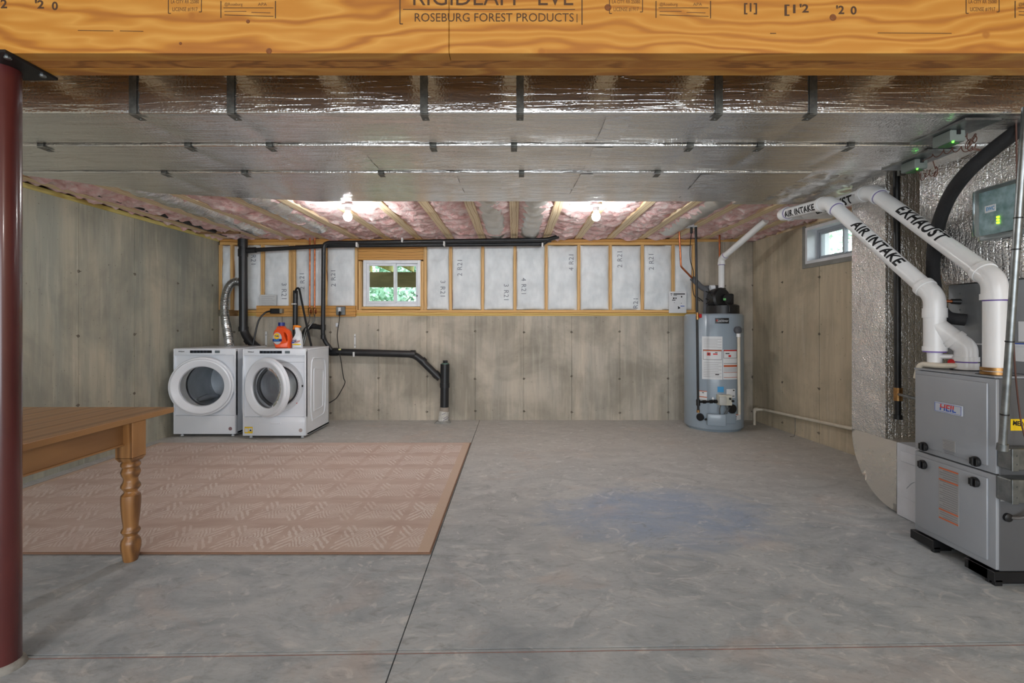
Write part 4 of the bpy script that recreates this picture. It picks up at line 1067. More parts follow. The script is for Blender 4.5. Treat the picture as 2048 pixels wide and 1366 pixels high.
# ------------------------------------------------------------------ white pipe along the right wall
a = Vector((XR(5.98) - .06, 5.98, .195)); b = Vector((XR(3.7) - .06, 3.7, .30))
cx0 = Vector((3.02, 6.02, .19))
o = T('floor_drain_pipe', 'thin white pipe running low along the right wall', 'pipe', (3.0, 5.9, 0))
mtube('pipe', PVC_OLD, o, fillet([(2.955, 5.90, .0), (2.955, 5.90, .19), (3.045, 5.86, .195), b], .03), .0165, 12)
mtube('elbow', PVC_OLD, o, fillet([(2.955, 5.90, .155), (2.955, 5.90, .19), (2.99, 5.885, .192)], .03), .023, 12)
mtube('strap_hook', GALV_D, o, [(3.11, 5.31, .23), (3.105, 5.30, .06), (3.07, 5.26, .008), (3.03, 5.27, .004)], .003, 6)

# ------------------------------------------------------------------ water heater
HX, HY = 2.41, 5.80; HR = .335
wh = T('water_heater', 'grey-blue gas water heater with black blower in the back right corner', 'water heater', (HX, HY, 0))
bm = B(); lathe(bm, [(.0, 0), (HR - .03, 0), (HR - .02, .02), (HR - .004, .03), (HR, .045), (HR, 1.335), (HR - .006, 1.345), (HR - .012, 1.348), (HR - .02, 1.358), (.0, 1.362)], (HX, HY, 0), (0, 0, 1), 64)
new('tank', bm, TANK, wh, smooth=True)
def hpt(px, z, off=.002):
    # point on the tank surface at image column px
    t = (px - 1028) / 960.0
    # ray x = t*y ; (t y - HX)^2 + (y-HY)^2 = R^2
    r = HR + off; A = t * t + 1; Bq = -2 * (t * HX + HY); C = HX * HX + HY * HY - r * r
    y = (-Bq - math.sqrt(max(0, Bq * Bq - 4 * A * C))) / (2 * A); return Vector((t * y, y, z))
def hsheet(name, px0, py0, px1, py1, m, off=.002, par=None):
    bm = B(); n = 8; rows = []
    yc = hpt((px0 + px1) / 2, 0).y
    z1, z0 = CZ - (py0 - 648) * yc / 960, CZ - (py1 - 648) * yc / 960
    for o_ in (off, off + .0015):
        rows.append([[bm.verts.new(hpt(px0 + (px1 - px0) * i / n, z, o_)) for i in range(n + 1)] for z in (z0, z1)])
    for q in rows:
        for i in range(n): bm.faces.new((q[0][i], q[0][i + 1], q[1][i + 1], q[1][i]))
    return new(name, bm, m, par or wh)
hb = hsheet('name_plate', 1430, 636, 1458, 647, BLACK, .002)
def htext(body, px, py, h, w, m, off=.006):
    c = hpt(px, 0, off); z = CZ - (py - 648) * c.y / 960
    n = (c - Vector((HX, HY, 0))); n.z = 0; n.normalize(); rt = Vector((-n.y, n.x, 0)); rt = rt if rt.x > 0 else -rt
    return mtext('lettering', body, h, (c.x, c.y, z), rt, (0, 0, 1), m, wh, width=w)
htext('Lochinvar', 1446, 641.5, .045, .115, WHITE_P); bm = B(); c = hpt(1434, 0, .006); lathe(bm, [(.012, 0), (.012, .001), (.0, .001)], (c.x, c.y, CZ + 7 * c.y / 960), (0, -1, 0), 10); new('round_emblem', bm, M('emblem_red', rgb(170, 60, 50), None, .5), wh)
L1 = hsheet('instruction_label', 1404, 673, 1445, 759, PAPER)
L2 = hsheet('instruction_label', 1446, 699, 1474.5, 759, PAPER)
def hl(px0, py0, px1, py1, m, off=.0045): hsheet('print', px0, py0, px1, py1, m, off, L1)
DKT = M('label_print_dark', rgb(70, 66, 66), None, .7); LTT = M('label_print_light', rgb(178, 178, 180), None, .7)
for (x0, y0, x1, y1) in ((1406, 699.5, 1443.5, 719.5), (1447, 699.5, 1474, 716.5)):
    hl(x0, y0, x1, y1, DKT, .004); hl(x0 + .7, y0 + .6, x1 - .7, y0 + 2.6, ORANGE_L if x0 < 1440 else RED_L, .006); hl(x0 + .7, y0 + 2.8, x1 - .7, y1 - .7, PAPER, .006)
hl(1414, 705, 1421, 711, RED_L, .008); hl(1416, 706.5, 1419, 709.5, DKT, .010); hl(1426, 707, 1435, 709.5, RED_L, .008); hl(1430, 704.5, 1435, 706, DKT, .008)
hl(1451, 706, 1459, 708, DKT, .008); hl(1457, 710, 1462, 714, RED_L, .008)
for (y, m_, t) in ((726.5, DKT, .8), (730, ORANGE_L, 4), (744.5, ORANGE_L, .9), (754.5, ORANGE_L, .9)): hl(1447.5, y, 1474, y + t, m_)
for k in range(9): hl(1407, 725 + k * 3.5, 1443 - 6 * (k % 2), 725.8 + k * 3.5, LTT)
for k in range(7): hl(1407, 678 + k * 2.8, 1443 - 8 * (k % 2), 678.7 + k * 2.8, LTT)
hl(1430.5, 748, 1438.5, 750, DKT)
for k in range(5): hl(1448, 736 + k * 1.6, 1473, 736.5 + k * 1.6, LTT)
hsheet('blue_label', 1435, 773.5, 1447.5, 784.5, BLUE_L); 
l3 = hsheet('rating_label', 1453, 778, 1470.5, 796, PAPER); l4 = hsheet('warning_label', 1398.5, 781.5, 1414, 800, PAPER)
hl(1398.5, 781.5, 1414, 783, ORANGE_L); hl(1398.5, 793, 1414, 794.6, ORANGE_L); hl(1404, 784.5, 1408, 786, DKT); hl(1466, 779.5, 1469, 782, DKT); hl(1464.5, 791.5, 1469, 793, DKT)
l5 = hsheet('warning_label', 1469, 828.5, 1481.5, 840, PAPER); hl(1469, 828.5, 1481.5, 830, ORANGE_L); hl(1470.5, 832, 1473, 835, DKT); hl(1470.5, 837, 1473, 839, DKT)
# gas control valve, burner access, knobs, drain
c = hpt(1447, 0); zc = CZ - (800 - 648) * c.y / 960
GV = M('valve_ivory', rgb(206, 204, 190), None, .45)
def hb_box(name, px, py, w, h, d, m, bev=.006, par=None, lift=0):
    c = hpt(px, 0); z = CZ - (py - 648) * c.y / 960
    n = (c - Vector((HX, HY, 0))); n.z = 0; n.normalize(); a = math.atan2(n.x, -n.y)
    bm = B(); box(bm, -w / 2, w / 2, -d - lift, .02, -h / 2, h / 2, bev, 2); bmesh.ops.rotate(bm, verts=bm.verts, cent=(0, 0, 0), matrix=Matrix.Rotation(a, 3, 'Z'))
    bmesh.ops.translate(bm, verts=bm.verts, vec=(c.x, c.y, z)); return new(name, bm, m, par or wh, smooth=30)
hb_box('gas_valve', 1446, 798.5, .145, .115, .085, GV)
hb_box('valve_face', 1441, 799, .075, .095, .11, M('valve_face_grey', rgb(186, 186, 180), None, .4))
hb_box('valve_knob', 1452.5, 795, .018, .022, .11, BLACK, .003); hb_box('valve_knob', 1456.5, 799.5, .022, .022, .11, BLACK, .003)
hb_box('burner_cover', 1432.5, 839, .20, .135, .05, TANK, .012)
hb_box('burner_cover_side', 1455, 837, .19, .12, .015, TANK, .01)
def hknob(name, px, py, r, m):
    c = hpt(px, 0); z = CZ - (py - 648) * c.y / 960; n = (c - Vector((HX, HY, 0))); n.z = 0; n.normalize()
    bm = B(); lathe(bm, [(r, -.01), (r, .018), (r * .85, .026), (.0, .028)], (c.x, c.y, z), n, 22); return new(name, bm, m, wh, smooth=True)
hknob('foam_plug', 1401, 834, .043, BLACK); hknob('foam_plug', 1463.5, 817.5, .052, BLACK); hknob('screw_hole', 1412, 838.5, .012, BLACK); hknob('pressure_port', 1426, 796.5, .015, WHITE_P); hknob('pressure_ring', 1426, 796.5, .019, BLACK) if False else None
for k, (px, dx) in enumerate(((1443, -3), (1447, 2), (1451, 2))):
    pa, pb = hpt(px, 0, .06), hpt(px + dx, 0, .045); za, zb = CZ - (806 - 648) * pa.y / 960, CZ - (828 - 648) * pb.y / 960
    mtube('burner_tube', GALV, wh, spline([(pa.x, pa.y, za), ((pa.x + pb.x) / 2 + (.02 if k else -.02), pa.y - .01, (za + zb) / 2), (pb.x, pb.y, zb)]), .006, 8)
# blower on top
bl_ = Vector((HX + .085, HY - .06, 1.362))
bm = B(); lathe(bm, [(.185, -.004), (.182, .095), (.15, .11), (.0, .112)], bl_, (0, 0, 1), 28); new('blower_base', bm, BLACK, wh, smooth=True)
bm = B(); lathe(bm, [(.0, -.07), (.11, -.07), (.13, -.05), (.13, .05), (.11, .07), (.0, .07)], bl_ + Vector((-.06, -.03, .175)), (.35, -1, .1), 24); box(bm, bl_.x - .06, bl_.x + .10, bl_.y - .09, bl_.y + .07, 1.46, 1.60, .02, 2)
new('blower_housing', bm, BLACK, wh, smooth=True)
bm = B(); lathe(bm, [(.0, 0), (.05, 0), (.055, -.02), (.055, -.07)], bl_ + Vector((.0, -.13, .18)), (0, -1, 0), 18); new('blower_motor', bm, BLACK, wh, smooth=True)
mbox('green_sticker', M('green_dot', rgb(120, 200, 120), None, .5), wh, bl_.x - .052, bl_.x - .022, bl_.y - .142, bl_.y - .136, 1.515, 1.540)
vx, vy = P(1443, 580, 5.74).x, 5.74
mcyl('vent_coupling', BLACK, wh, (vx, vy, 1.595), (vx, vy, 1.668), .048, .048, 20)
for z in (1.60, 1.648): mcyl('hose_clamp', GALV, wh, (vx, vy, z), (vx, vy, z + .012), .051, .051, 20)
for k, pts in enumerate((((1411, 583), (1418, 586), (1425, 596)), ((1394, 594), (1400, 598), (1406, 603)), ((1450, 605), (1458, 612), (1459, 624)), ((1411, 597), (1418, 602), (1412, 608)))):
    mtube('wiring', BLACK, wh, spline([P(px, py, 5.55) for px, py in pts]), .007, 6)
# heater piping
vt = pvc('heater_vent_pipe', 'thin white vent pipe climbing from the water heater blower to the ceiling', [(vx, vy, 1.64), (vx, vy, 2.02), P(1532, 441, 5.05)], .0345, .06, collars=True)
o = T('heater_gas_pipe', 'thin black iron gas pipe down the front of the water heater', 'pipe', P(1396, 824, 5.40))
gx = P(1396, 700, 5.38)
mcyl('pipe', BLACK, o, P(1391.5, 440, 5.38), P(1396.5, 824, 5.38), .0135, .0135, 12)
mcyl('tee', BLACK, o, P(1396.2, 799, 5.38), P(1396.4, 811, 5.38), .022, .022, 12); mcyl('cap', BRASS, o, P(1396.4, 820, 5.38), P(1396.5, 825, 5.38), .018, .018, 12)
g0 = P(1397, 804, 5.38); g1 = P(1434, 803, 5.42)
mcyl('branch', BLACK, o, g0, g1, .012, .012, 10)
for t in (.25, .62, .85): c0 = g0.lerp(g1, t); mcyl('union', BLACK, o, c0, c0 + (g1 - g0).normalized() * .03, .02, .02, 10)
mcyl('valve_body', BRASS, o, P(1394.6, 625, 5.38), P(1395, 639, 5.38), .018, .018, 12); mbox('valve_handle', RED_M, o, *(lambda c: (c.x + .012, c.x + .04, c.y - .03, c.y - .01, c.z - .022, c.z + .022))(P(1395, 632, 5.38)), .005)
o = T('relief_discharge_pipe', 'white relief pipe down the right side of the water heater', 'pipe', P(1477, 829, 5.55))
mcyl('pipe', PVC_OLD, o, P(1477.5, 669, 5.45), P(1478.5, 829, 5.45), .0165, .0165, 14)
mcyl('adapter', PVC, o, P(1477, 667, 5.45), P(1477, 674, 5.45), .022, .022, 14)
bm = B(); c = P(1474, 660, 5.48); lathe(bm, [(.038, -.03), (.042, .03), (.02, .05), (.0, .05)], c, (.2, -1, 0), 18); new('relief_valve', bm, PIPEGREY, o, smooth=True)
mbox('relief_lever', GALV, o, c.x + .02, c.x + .035, c.y - .08, c.y - .04, c.z - .03, c.z + .02, .003)
def cpipe(name, label, pts, r, m, D=None, cat='pipe', seg=10, bend=.02):
    o = mtube(name, m, None, fillet(pts, bend), r, seg); tag(o, label, cat); return o
cpipe('copper_pipe', 'copper pipe dropping and slanting toward the left of the water heater', [P(1358.5, 463, 5.70), P(1362, 533, 5.75), P(1386, 558, 5.80)], .0115, COPPER)
cpipe('copper_pipe', 'copper pipe running straight down behind the white heater vent', [P(1439, 455, 6.0), P(1440, 585, 6.0), P(1437, 598, 5.95)], .0115, COPPER)
cpipe('foam_covered_pipe', 'grey foam covered pipe slanting to the water heater top', [P(1384, 556, 5.80), P(1402, 574, 5.80), P(1413, 580, 5.80), P(1411, 632, 5.84)], .032, PIPEGREY, bend=.03)
cpipe('foam_covered_pipe', 'grey foam covered pipe with valve bridging to behind the blower', [P(1408, 576, 5.86), P(1440, 575, 5.90), P(1440, 627, 5.93)], .030, PIPEGREY, bend=.03)
o = mcyl('mixing_valve', WHITE_P, None, P(1420, 575.5, 5.80), P(1429, 575, 5.80), .032, .032, 14); tag(o, 'small white valve body between the grey foam pipes', 'valve')
co = T('ceiling_outlet', 'white ceiling outlet with a black cord near the water heater', 'outlet', P(1381, 452, 5.4))
cc_ = P(1381, 452, 5.4); mbox('cover_plate', WHITE_P, co, cc_.x - .07, cc_.x + .06, cc_.y - .05, cc_.y + .05, 2.325, 2.338, .003); mbox('box_body', WHITE_P, co, cc_.x - .02, cc_.x + .04, cc_.y - .03, cc_.y + .03, 2.338, 2.40, .003)
mtube('plug', BLACK, co, [(cc_.x + .01, cc_.y, 2.325), (cc_.x + .01, cc_.y, 2.26)], .014, 10)
mtube('cord', BLACK, co, spline([(cc_.x + .01, cc_.y, 2.27), P(1380, 500, 5.5), P(1381, 522, 5.55), P(1387, 545, 5.6), P(1385, 565, 5.65), P(1388, 590, 5.6), P(1400, 602, 5.5)]), .0045, 6)
sh = T('instruction_sheet', 'white printed sheet pinned to the studs left of the water heater', 'paper', P(1355, 625, 6.16))
s0, s1 = P(1337.5, 583, 6.165), P(1372.5, 626, 6.165)
mbox('sheet', PAPER, sh, s0.x, s1.x, 6.160, 6.165, s1.z, s0.z)
for (a, b, c_, d, m_) in ((1341, 587, 1345, 588.5, INK), (1347, 587, 1370, 589, INK), (1342, 590, 1344, 591, INK), (1347, 590, 1354, 591, INK), (1346, 595, 1349, 598, INK), (1351, 595, 1353, 598, INK), (1362, 592, 1364.5, 595, INK), (1344, 599.5, 1351, 601, INK), (1361, 611.5, 1369, 613, BLUE_D), (1348, 605, 1349, 606, INK), (1362, 606, 1363.5, 607, INK)):
    q0, q1 = P(a, b, 6.159), P(c_, d, 6.159); mbox('print', m_, sh, q0.x, q1.x, 6.1585, 6.16, q1.z, q0.z)
bm = B(); t0 = [P(1356, 612, 6.158), P(1361, 616, 6.158), P(1356, 618.5, 6.158)]; bm.faces.new([bm.verts.new(p) for p in t0]); new('print_arrow', bm, INK, sh)

# ------------------------------------------------------------------ black drain pipes
def coll(o, p, d, r, L=.05, m=ABS):
    p = Vector(p); d = Vector(d).normalized(); mtube('coupling', m, o, [p - d * L / 2, p + d * L / 2], r * 1.15, 20)
o = T('soil_stack', 'wide black drain stack behind the dryer, rising to the ceiling', 'pipe', P(486, 690, 6.0))
D_ = 6.02
mtube('pipe', ABS, o, fillet([P(486, 478, D_), P(487, 662, D_), P(500, 684, D_ - .02), P(530, 708, D_)], .10), .050, 24)
for (px, py) in ((485.5, 486), (486, 506)): coll(o, P(px, py, D_), (0, 0, 1), .050, .09)
coll(o, P(487, 658, D_), (0, 0, 1), .05, .06); coll(o, P(498, 681, D_), (.6, 0, -.8), .05, .05)
o = T('vent_header_pipe', 'lower black vent pipe along the top of the framed wall', 'pipe', P(560, 500, D_))
mtube('pipe', ABS, o, fillet([P(494, 500, D_), P(512, 500, D_), P(660, 491.5, D_), P(1085, 488, D_), P(1098, 479, D_ - .02)], .05), .0262, 18)
mcyl('coupling', ABS, o, P(495, 501, D_), P(512, 500, D_), .036, .036, 18)
for px in (712, 1084): coll(o, P(px, 491 - (px - 660) * .007, D_), (1, 0, 0), .0262, .04)
o = T('vent_header_pipe', 'upper black vent pipe turning down beside the copper pipes', 'pipe', P(647, 660, D_))
D2 = 5.95
mtube('pipe', ABS, o, fillet([P(663, 700, 6.02), P(650, 683, 6.0), P(646, 670, 5.98), P(647.5, 486, D2), P(1095, 479.5, D2), P(1117, 473, D2 - .05)], .07), .0262, 18)
coll(o, P(646.5, 655, D2 + .02), (0, 0, 1), .0262, .07); coll(o, P(646.5, 674, 5.98), (0, 0, 1), .0262, .05); coll(o, P(1098, 480, D2), (1, 0, .1), .0262, .05)
CLIP = M('white_clip', rgb(228, 228, 226), None, .5)
for px, py in ((713, 489), (804, 480), (888, 487), (1085, 490)):
    c = P(px, py, 5.90); k = mbox('pipe_clip', CLIP, o, c.x - .010, c.x + .010, c.y - .008, c.y + .06, c.z - .028, c.z + .028, .004)
o = T('washer_standpipe', 'black standpipe between washer and copper pipes with the grey drain hose hooked in', 'pipe', P(590, 700, 6.05))
mcyl('pipe', ABS, o, P(591, 581, 6.05), P(590, 700, 6.05), .030, .030, 18)
mbox('clamp', CLIP, o, P(584, 0, 6.0).x, P(592, 0, 6.0).x, 5.985, 6.02, P(0, 609, 6.0).z, P(0, 607, 6.0).z)
mtube('trap', ABS, o, fillet([P(592, 695, 6.06), P(604, 690, 6.06), P(610, 660, 6.06), P(622, 652, 6.06), P(646, 655, 6.0)], .08), .030, 16)
coll(o, P(628, 652.6, 6.04), (1, 0, -.1), .030, .05)
o = mtube('drain_hose', RUBBER, None, spline([P(592, 590, 6.05), P(592, 579, 6.0), P(598, 578, 5.97), P(603, 600, 5.93), P(612, 645, 5.85), P(624, 698, 5.80)]), .0125, 10); tag(o, 'black washer drain hose looping out of the standpipe', 'hose')
for k, (pxa, pxb, lab) in enumerate(((619.5, 606, 'left copper supply pipe dropping to the valve behind the washer'), (629.3, 609, 'right copper supply pipe dropping to the valve behind the washer'))):
    o = T('copper_supply_pipe', lab, 'pipe', P(pxa, 622, 6.08))
    mtube('pipe', COPPER, o, [P(pxa + .3, 476, 6.06), P(pxa, 622, 6.06)], .0112, 10)
    mtube('valve', BRASS, o, [P(pxa, 615, 6.06), P(pxa, 618, 6.06), P(pxa, 624, 6.06), P(pxa, 629, 6.06)], [.012, .022, .022, .014], 10)
    mtube('valve_handle', COPPER, o, [P(pxa + 2, 621, 6.02), P(pxa + 2, 626, 6.0)], .014, 10)
    mtube('braided_hose', GALV, o, spline([P(pxa, 628, 6.06), P(pxa - 1, 642, 6.02), P(pxa - 7 - k * 5, 656, 5.97), P(pxb - 2, 690, 5.90)]), .0085, 8)
o = T('main_drain_pipe', 'thick black drain pipe along the back wall into the floor wye', 'pipe', P(889, 848, 6.05))
D3 = 6.08
mtube('pipe', ABS, o, fillet([P(640, 703, D3), P(830, 708.5, D3), P(880, 757, D3 - .01)], .09), .0445, 24)
coll(o, P(668, 703.8, D3), (1, 0, 0), .0445, .09); coll(o, P(826, 708.2, D3), (1, 0, 0), .0445, .06); coll(o, P(846, 722.5, D3), (1, 0, -1), .0445, .05); coll(o, P(872, 749, D3), (1, 0, -1), .0445, .05)
D4 = 6.04
mcyl('wye_body', ABS, o, P(890, 728, D4), P(889.5, 770, D4), .057, .057, 24); mcyl('coupling', ABS, o, P(889.5, 766, D4), P(889.5, 775, D4), .062, .062, 24)
mcyl('cleanout_plug', ABS, o, P(890.5, 721, D4), P(890.5, 728, D4), .030, .030, 8); mcyl('cleanout_rim', M('green_primer_ring', rgb(96, 128, 112), None, .5), o, P(890.3, 726.2, D4), P(890.3, 728, D4), .047, .047, 24)
mcyl('riser', ABS, o, P(889.3, 774, D4), P(888.8, 816, D4), .054, .054, 24)
o = T('taped_pipe_stub', 'white taped pipe stub in rough concrete under the black riser', 'pipe', P(888, 849, D4))
mcyl('tape_wrap', M('white_tape', rgb(216, 214, 208), rgb(190, 186, 178), .6, 0, 30), o, P(888.5, 822, D4), (P(886, 0, D4).x, D4, .0), .060, .066, 20)
mcyl('band', M('dusty_band', rgb(160, 150, 138), None, .8), o, P(889, 814, D4), P(888.7, 823, D4), .059, .059, 20)
for k, py in enumerate((826, 835, 839)): 
    c = P(888, py, D4); mtube('ink_band', M('violet_ink', rgb(90, 84, 120), None, .6), o, [c, c + Vector((.002, 0, -.004))], .0625 + .001 * k, 20)
bm = B(); lathe(bm, [(.11, .0), (.085, .018), (.066, .03)], (P(886, 0, D4).x, D4, 0), (0, 0, 1), 16)
for v in bm.verts: v.co += Vector((N(v.co.x * 20, v.co.y * 20, 1), N(v.co.x * 20, v.co.y * 20, 5), 0)) * .025
new('mortar', bm, bpy.data.materials['grey_mortar'], o)
# clips and tags on the back wall
def wtag(label, px0, py0, px1, py1, nm='perforated_strap', D=6.16):
    a, b = P(px0, py0, D), P(px1, py1, D); o = T(nm, label, 'strap', ((a.x + b.x) / 2, D, b.z))
    mbox('strip', CLIP, o, a.x, b.x, D, D + .006, b.z, a.z, .001)
    for t in (.2, .8):
        z = b.z + (a.z - b.z) * t; bm = B(); lathe(bm, [(.006, 0), (.006, .001), (0, .001)], ((a.x + b.x) / 2, D, z), (0, -1, 0), 8); new('hole', bm, INK, o)
wtag('white plastic hanger strap on the wall above the black drain pipe', 708, 668, 711.5, 696)
wtag('white plastic hanger strap on the wall behind the dryer', 530, 663, 534, 698)
c = P(706, 709, 6.0); o = mbox('pipe_clip', CLIP, None, c.x - .012, c.x + .012, 6.02, 6.03, c.z - .03, c.z + .03, .003); tag(o, 'white clip around the black drain pipe right of the washer', 'clip')

# ledger board, outlets, cords
lb = mbox('ledger_board', HEADER, None, SX(516), SX(713), 6.15, 6.188, 1.335, 1.475, .003); tag(lb, 'orange-brown backing board on the wall behind the washer', 'board')
po = T('dryer_receptacle', 'black dryer plug and receptacle on the backing board', 'outlet', P(550, 628, 6.12))
a, b = P(541, 617, 6.10), P(559.5, 627.5, 6.10); mbox('plug_body', BLACK, po, a.x, b.x, 6.08, 6.15, b.z, a.z, .006); a, b = P(559.5, 617.5, 6.10), P(564.5, 626.5, 6.10); mbox('receptacle', M('receptacle_grey', rgb(150, 144, 130), None, .5), po, a.x, b.x, 6.09, 6.15, b.z, a.z, .003)
mtube('cord', BLACK, po, spline([P(541, 622, 6.08), P(530, 626, 6.02), P(518, 640, 5.98), P(511, 665, 5.96), P(505, 697, 5.94)]), .011, 8)
ro = T('wall_receptacle', 'metal outlet box with a white charger beside the black vent', 'outlet', P(681, 630, 6.12))
a, b = P(672.5, 613, 6.13), P(690.5, 630, 6.13); mbox('metal_box', GALV, ro, a.x, b.x, 6.12, 6.152, b.z, a.z, .004); a, b = P(677, 615, 6.11), P(682, 624, 6.11); mbox('adapter', WHITE_P, ro, a.x, b.x, 6.09, 6.12, b.z, a.z, .004)
a, b = P(683, 615.5, 6.11), P(687, 624, 6.11); mbox('receptacle_face', GREYC, ro, a.x, b.x, 6.114, 6.12, b.z, a.z, .002)
mtube('plug', BLACK, ro, [P(679.5, 623, 6.08), P(679, 631, 6.10)], .012, 8)
mtube('cord', BLACK, ro, spline([P(679, 630, 6.11), P(678.5, 640, 6.13), P(677, 652, 6.14)]), .004, 6)
c = P(674, 649, 6.15); mbox('anchor', WHITE_P, ro, c.x - .017, c.x + .014, 6.145, 6.175, c.z - .03, c.z + .02, .004)
o = mtube('power_cord', BLACK, None, spline([P(677, 650, 6.12), P(674.5, 672, 6.06), P(678, 698, 5.98), P(682, 722, 5.98), P(687, 755, 6.02), P(690, 765, 6.06), P(682, 782, 6.08), P(672, 797, 6.08), P(658, 806, 6.06)]), .0055, 6); tag(o, 'black power cord looping down from the outlet to behind the washer', 'cord')
c = P(680, 699, 5.98); o = mbox('cord_tag', M('pale_yellow_tag', rgb(226, 224, 150), None, .5), None, c.x - .016, c.x + .016, c.y - .012, c.y - .006, c.z - .008, c.z + .010, .002); tag(o, 'pale yellow tag on the cord over the drain pipe', 'tag')
np_ = T('permit_paper', 'creased printed paper tacked over the insulation above the dryer', 'paper', P(535, 611, 6.15))
a, b = P(519.5, 589.5, 6.15), P(553, 611, 6.15); mbox('sheet', M('worn_paper', rgb(206, 208, 208), None, .75), np_, a.x, b.x, 6.146, 6.150, b.z, a.z)
for k in range(5): q0, q1 = P(523, 593 + k * 3.6, 6.145), P(549 - 4 * (k % 2), 594 + k * 3.6, 6.145); mbox('print_line', LTT, np_, q0.x, q1.x, 6.1445, 6.146, q1.z, q0.z)

# ------------------------------------------------------------------ dryer vent hose
hs = T('dryer_vent_hose', 'shiny ribbed aluminium dryer vent hose rising from the dryer', 'hose', P(455, 694, 5.95))
hp = spline([P(459, 696, 5.75), P(456, 670, 5.85), P(451, 640, 5.95), P(449, 610, 5.98), P(453, 585, 6.0), P(462, 568, 6.02), P(474, 563, 6.05), P(488, 568, 6.12)], 6)
dense = []
for i in range(len(hp) - 1):
    for k in range(5): dense.append(hp[i].lerp(hp[i + 1], k / 5))
mtube('ribbed_tube', M('aluminium_hose', rgb(214, 215, 214), None, .24, .95), hs, dense, [.048 + .0055 * math.cos(i * PI / 1.6) for i in range(len(dense))], 20)

# ------------------------------------------------------------------ laundry machines
def plate_hole(bm, x0, x1, z0, z1, cx, cz, r, y, t, n=48):
    angs = [2 * PI * k / n for k in range(n)]
    def rect(a):
        dx, dz = math.cos(a), math.sin(a); ts = []
        if dx > 1e-6: ts.append((x1 - cx) / dx)
        if dx < -1e-6: ts.append((x0 - cx) / dx)
        if dz > 1e-6: ts.append((z1 - cz) / dz)
        if dz < -1e-6: ts.append((z0 - cz) / dz)
        k = min(ts); return cx + dx * k, cz + dz * k
    cor = [math.atan2(z - cz, x - cx) % (2 * PI) for x in (x0, x1) for z in (z0, z1)]
    angs = sorted(set(angs + cor))
    for yy in (y, y + t):
        inn = [bm.verts.new((cx + r * math.cos(a), yy, cz + r * math.sin(a))) for a in angs]; out = [bm.verts.new((rect(a)[0], yy, rect(a)[1])) for a in angs]
        m = len(angs)
        for k in range(m): bm.faces.new((inn[k], inn[(k + 1) % m], out[(k + 1) % m], out[k]))
        if yy == y: i0, o0 = inn, out
    for k in range(m):
        bm.faces.new((i0[k], i0[(k + 1) % m], inn[(k + 1) % m], inn[k])); bm.faces.new((o0[k], out[k], out[(k + 1) % m], o0[(k + 1) % m]))
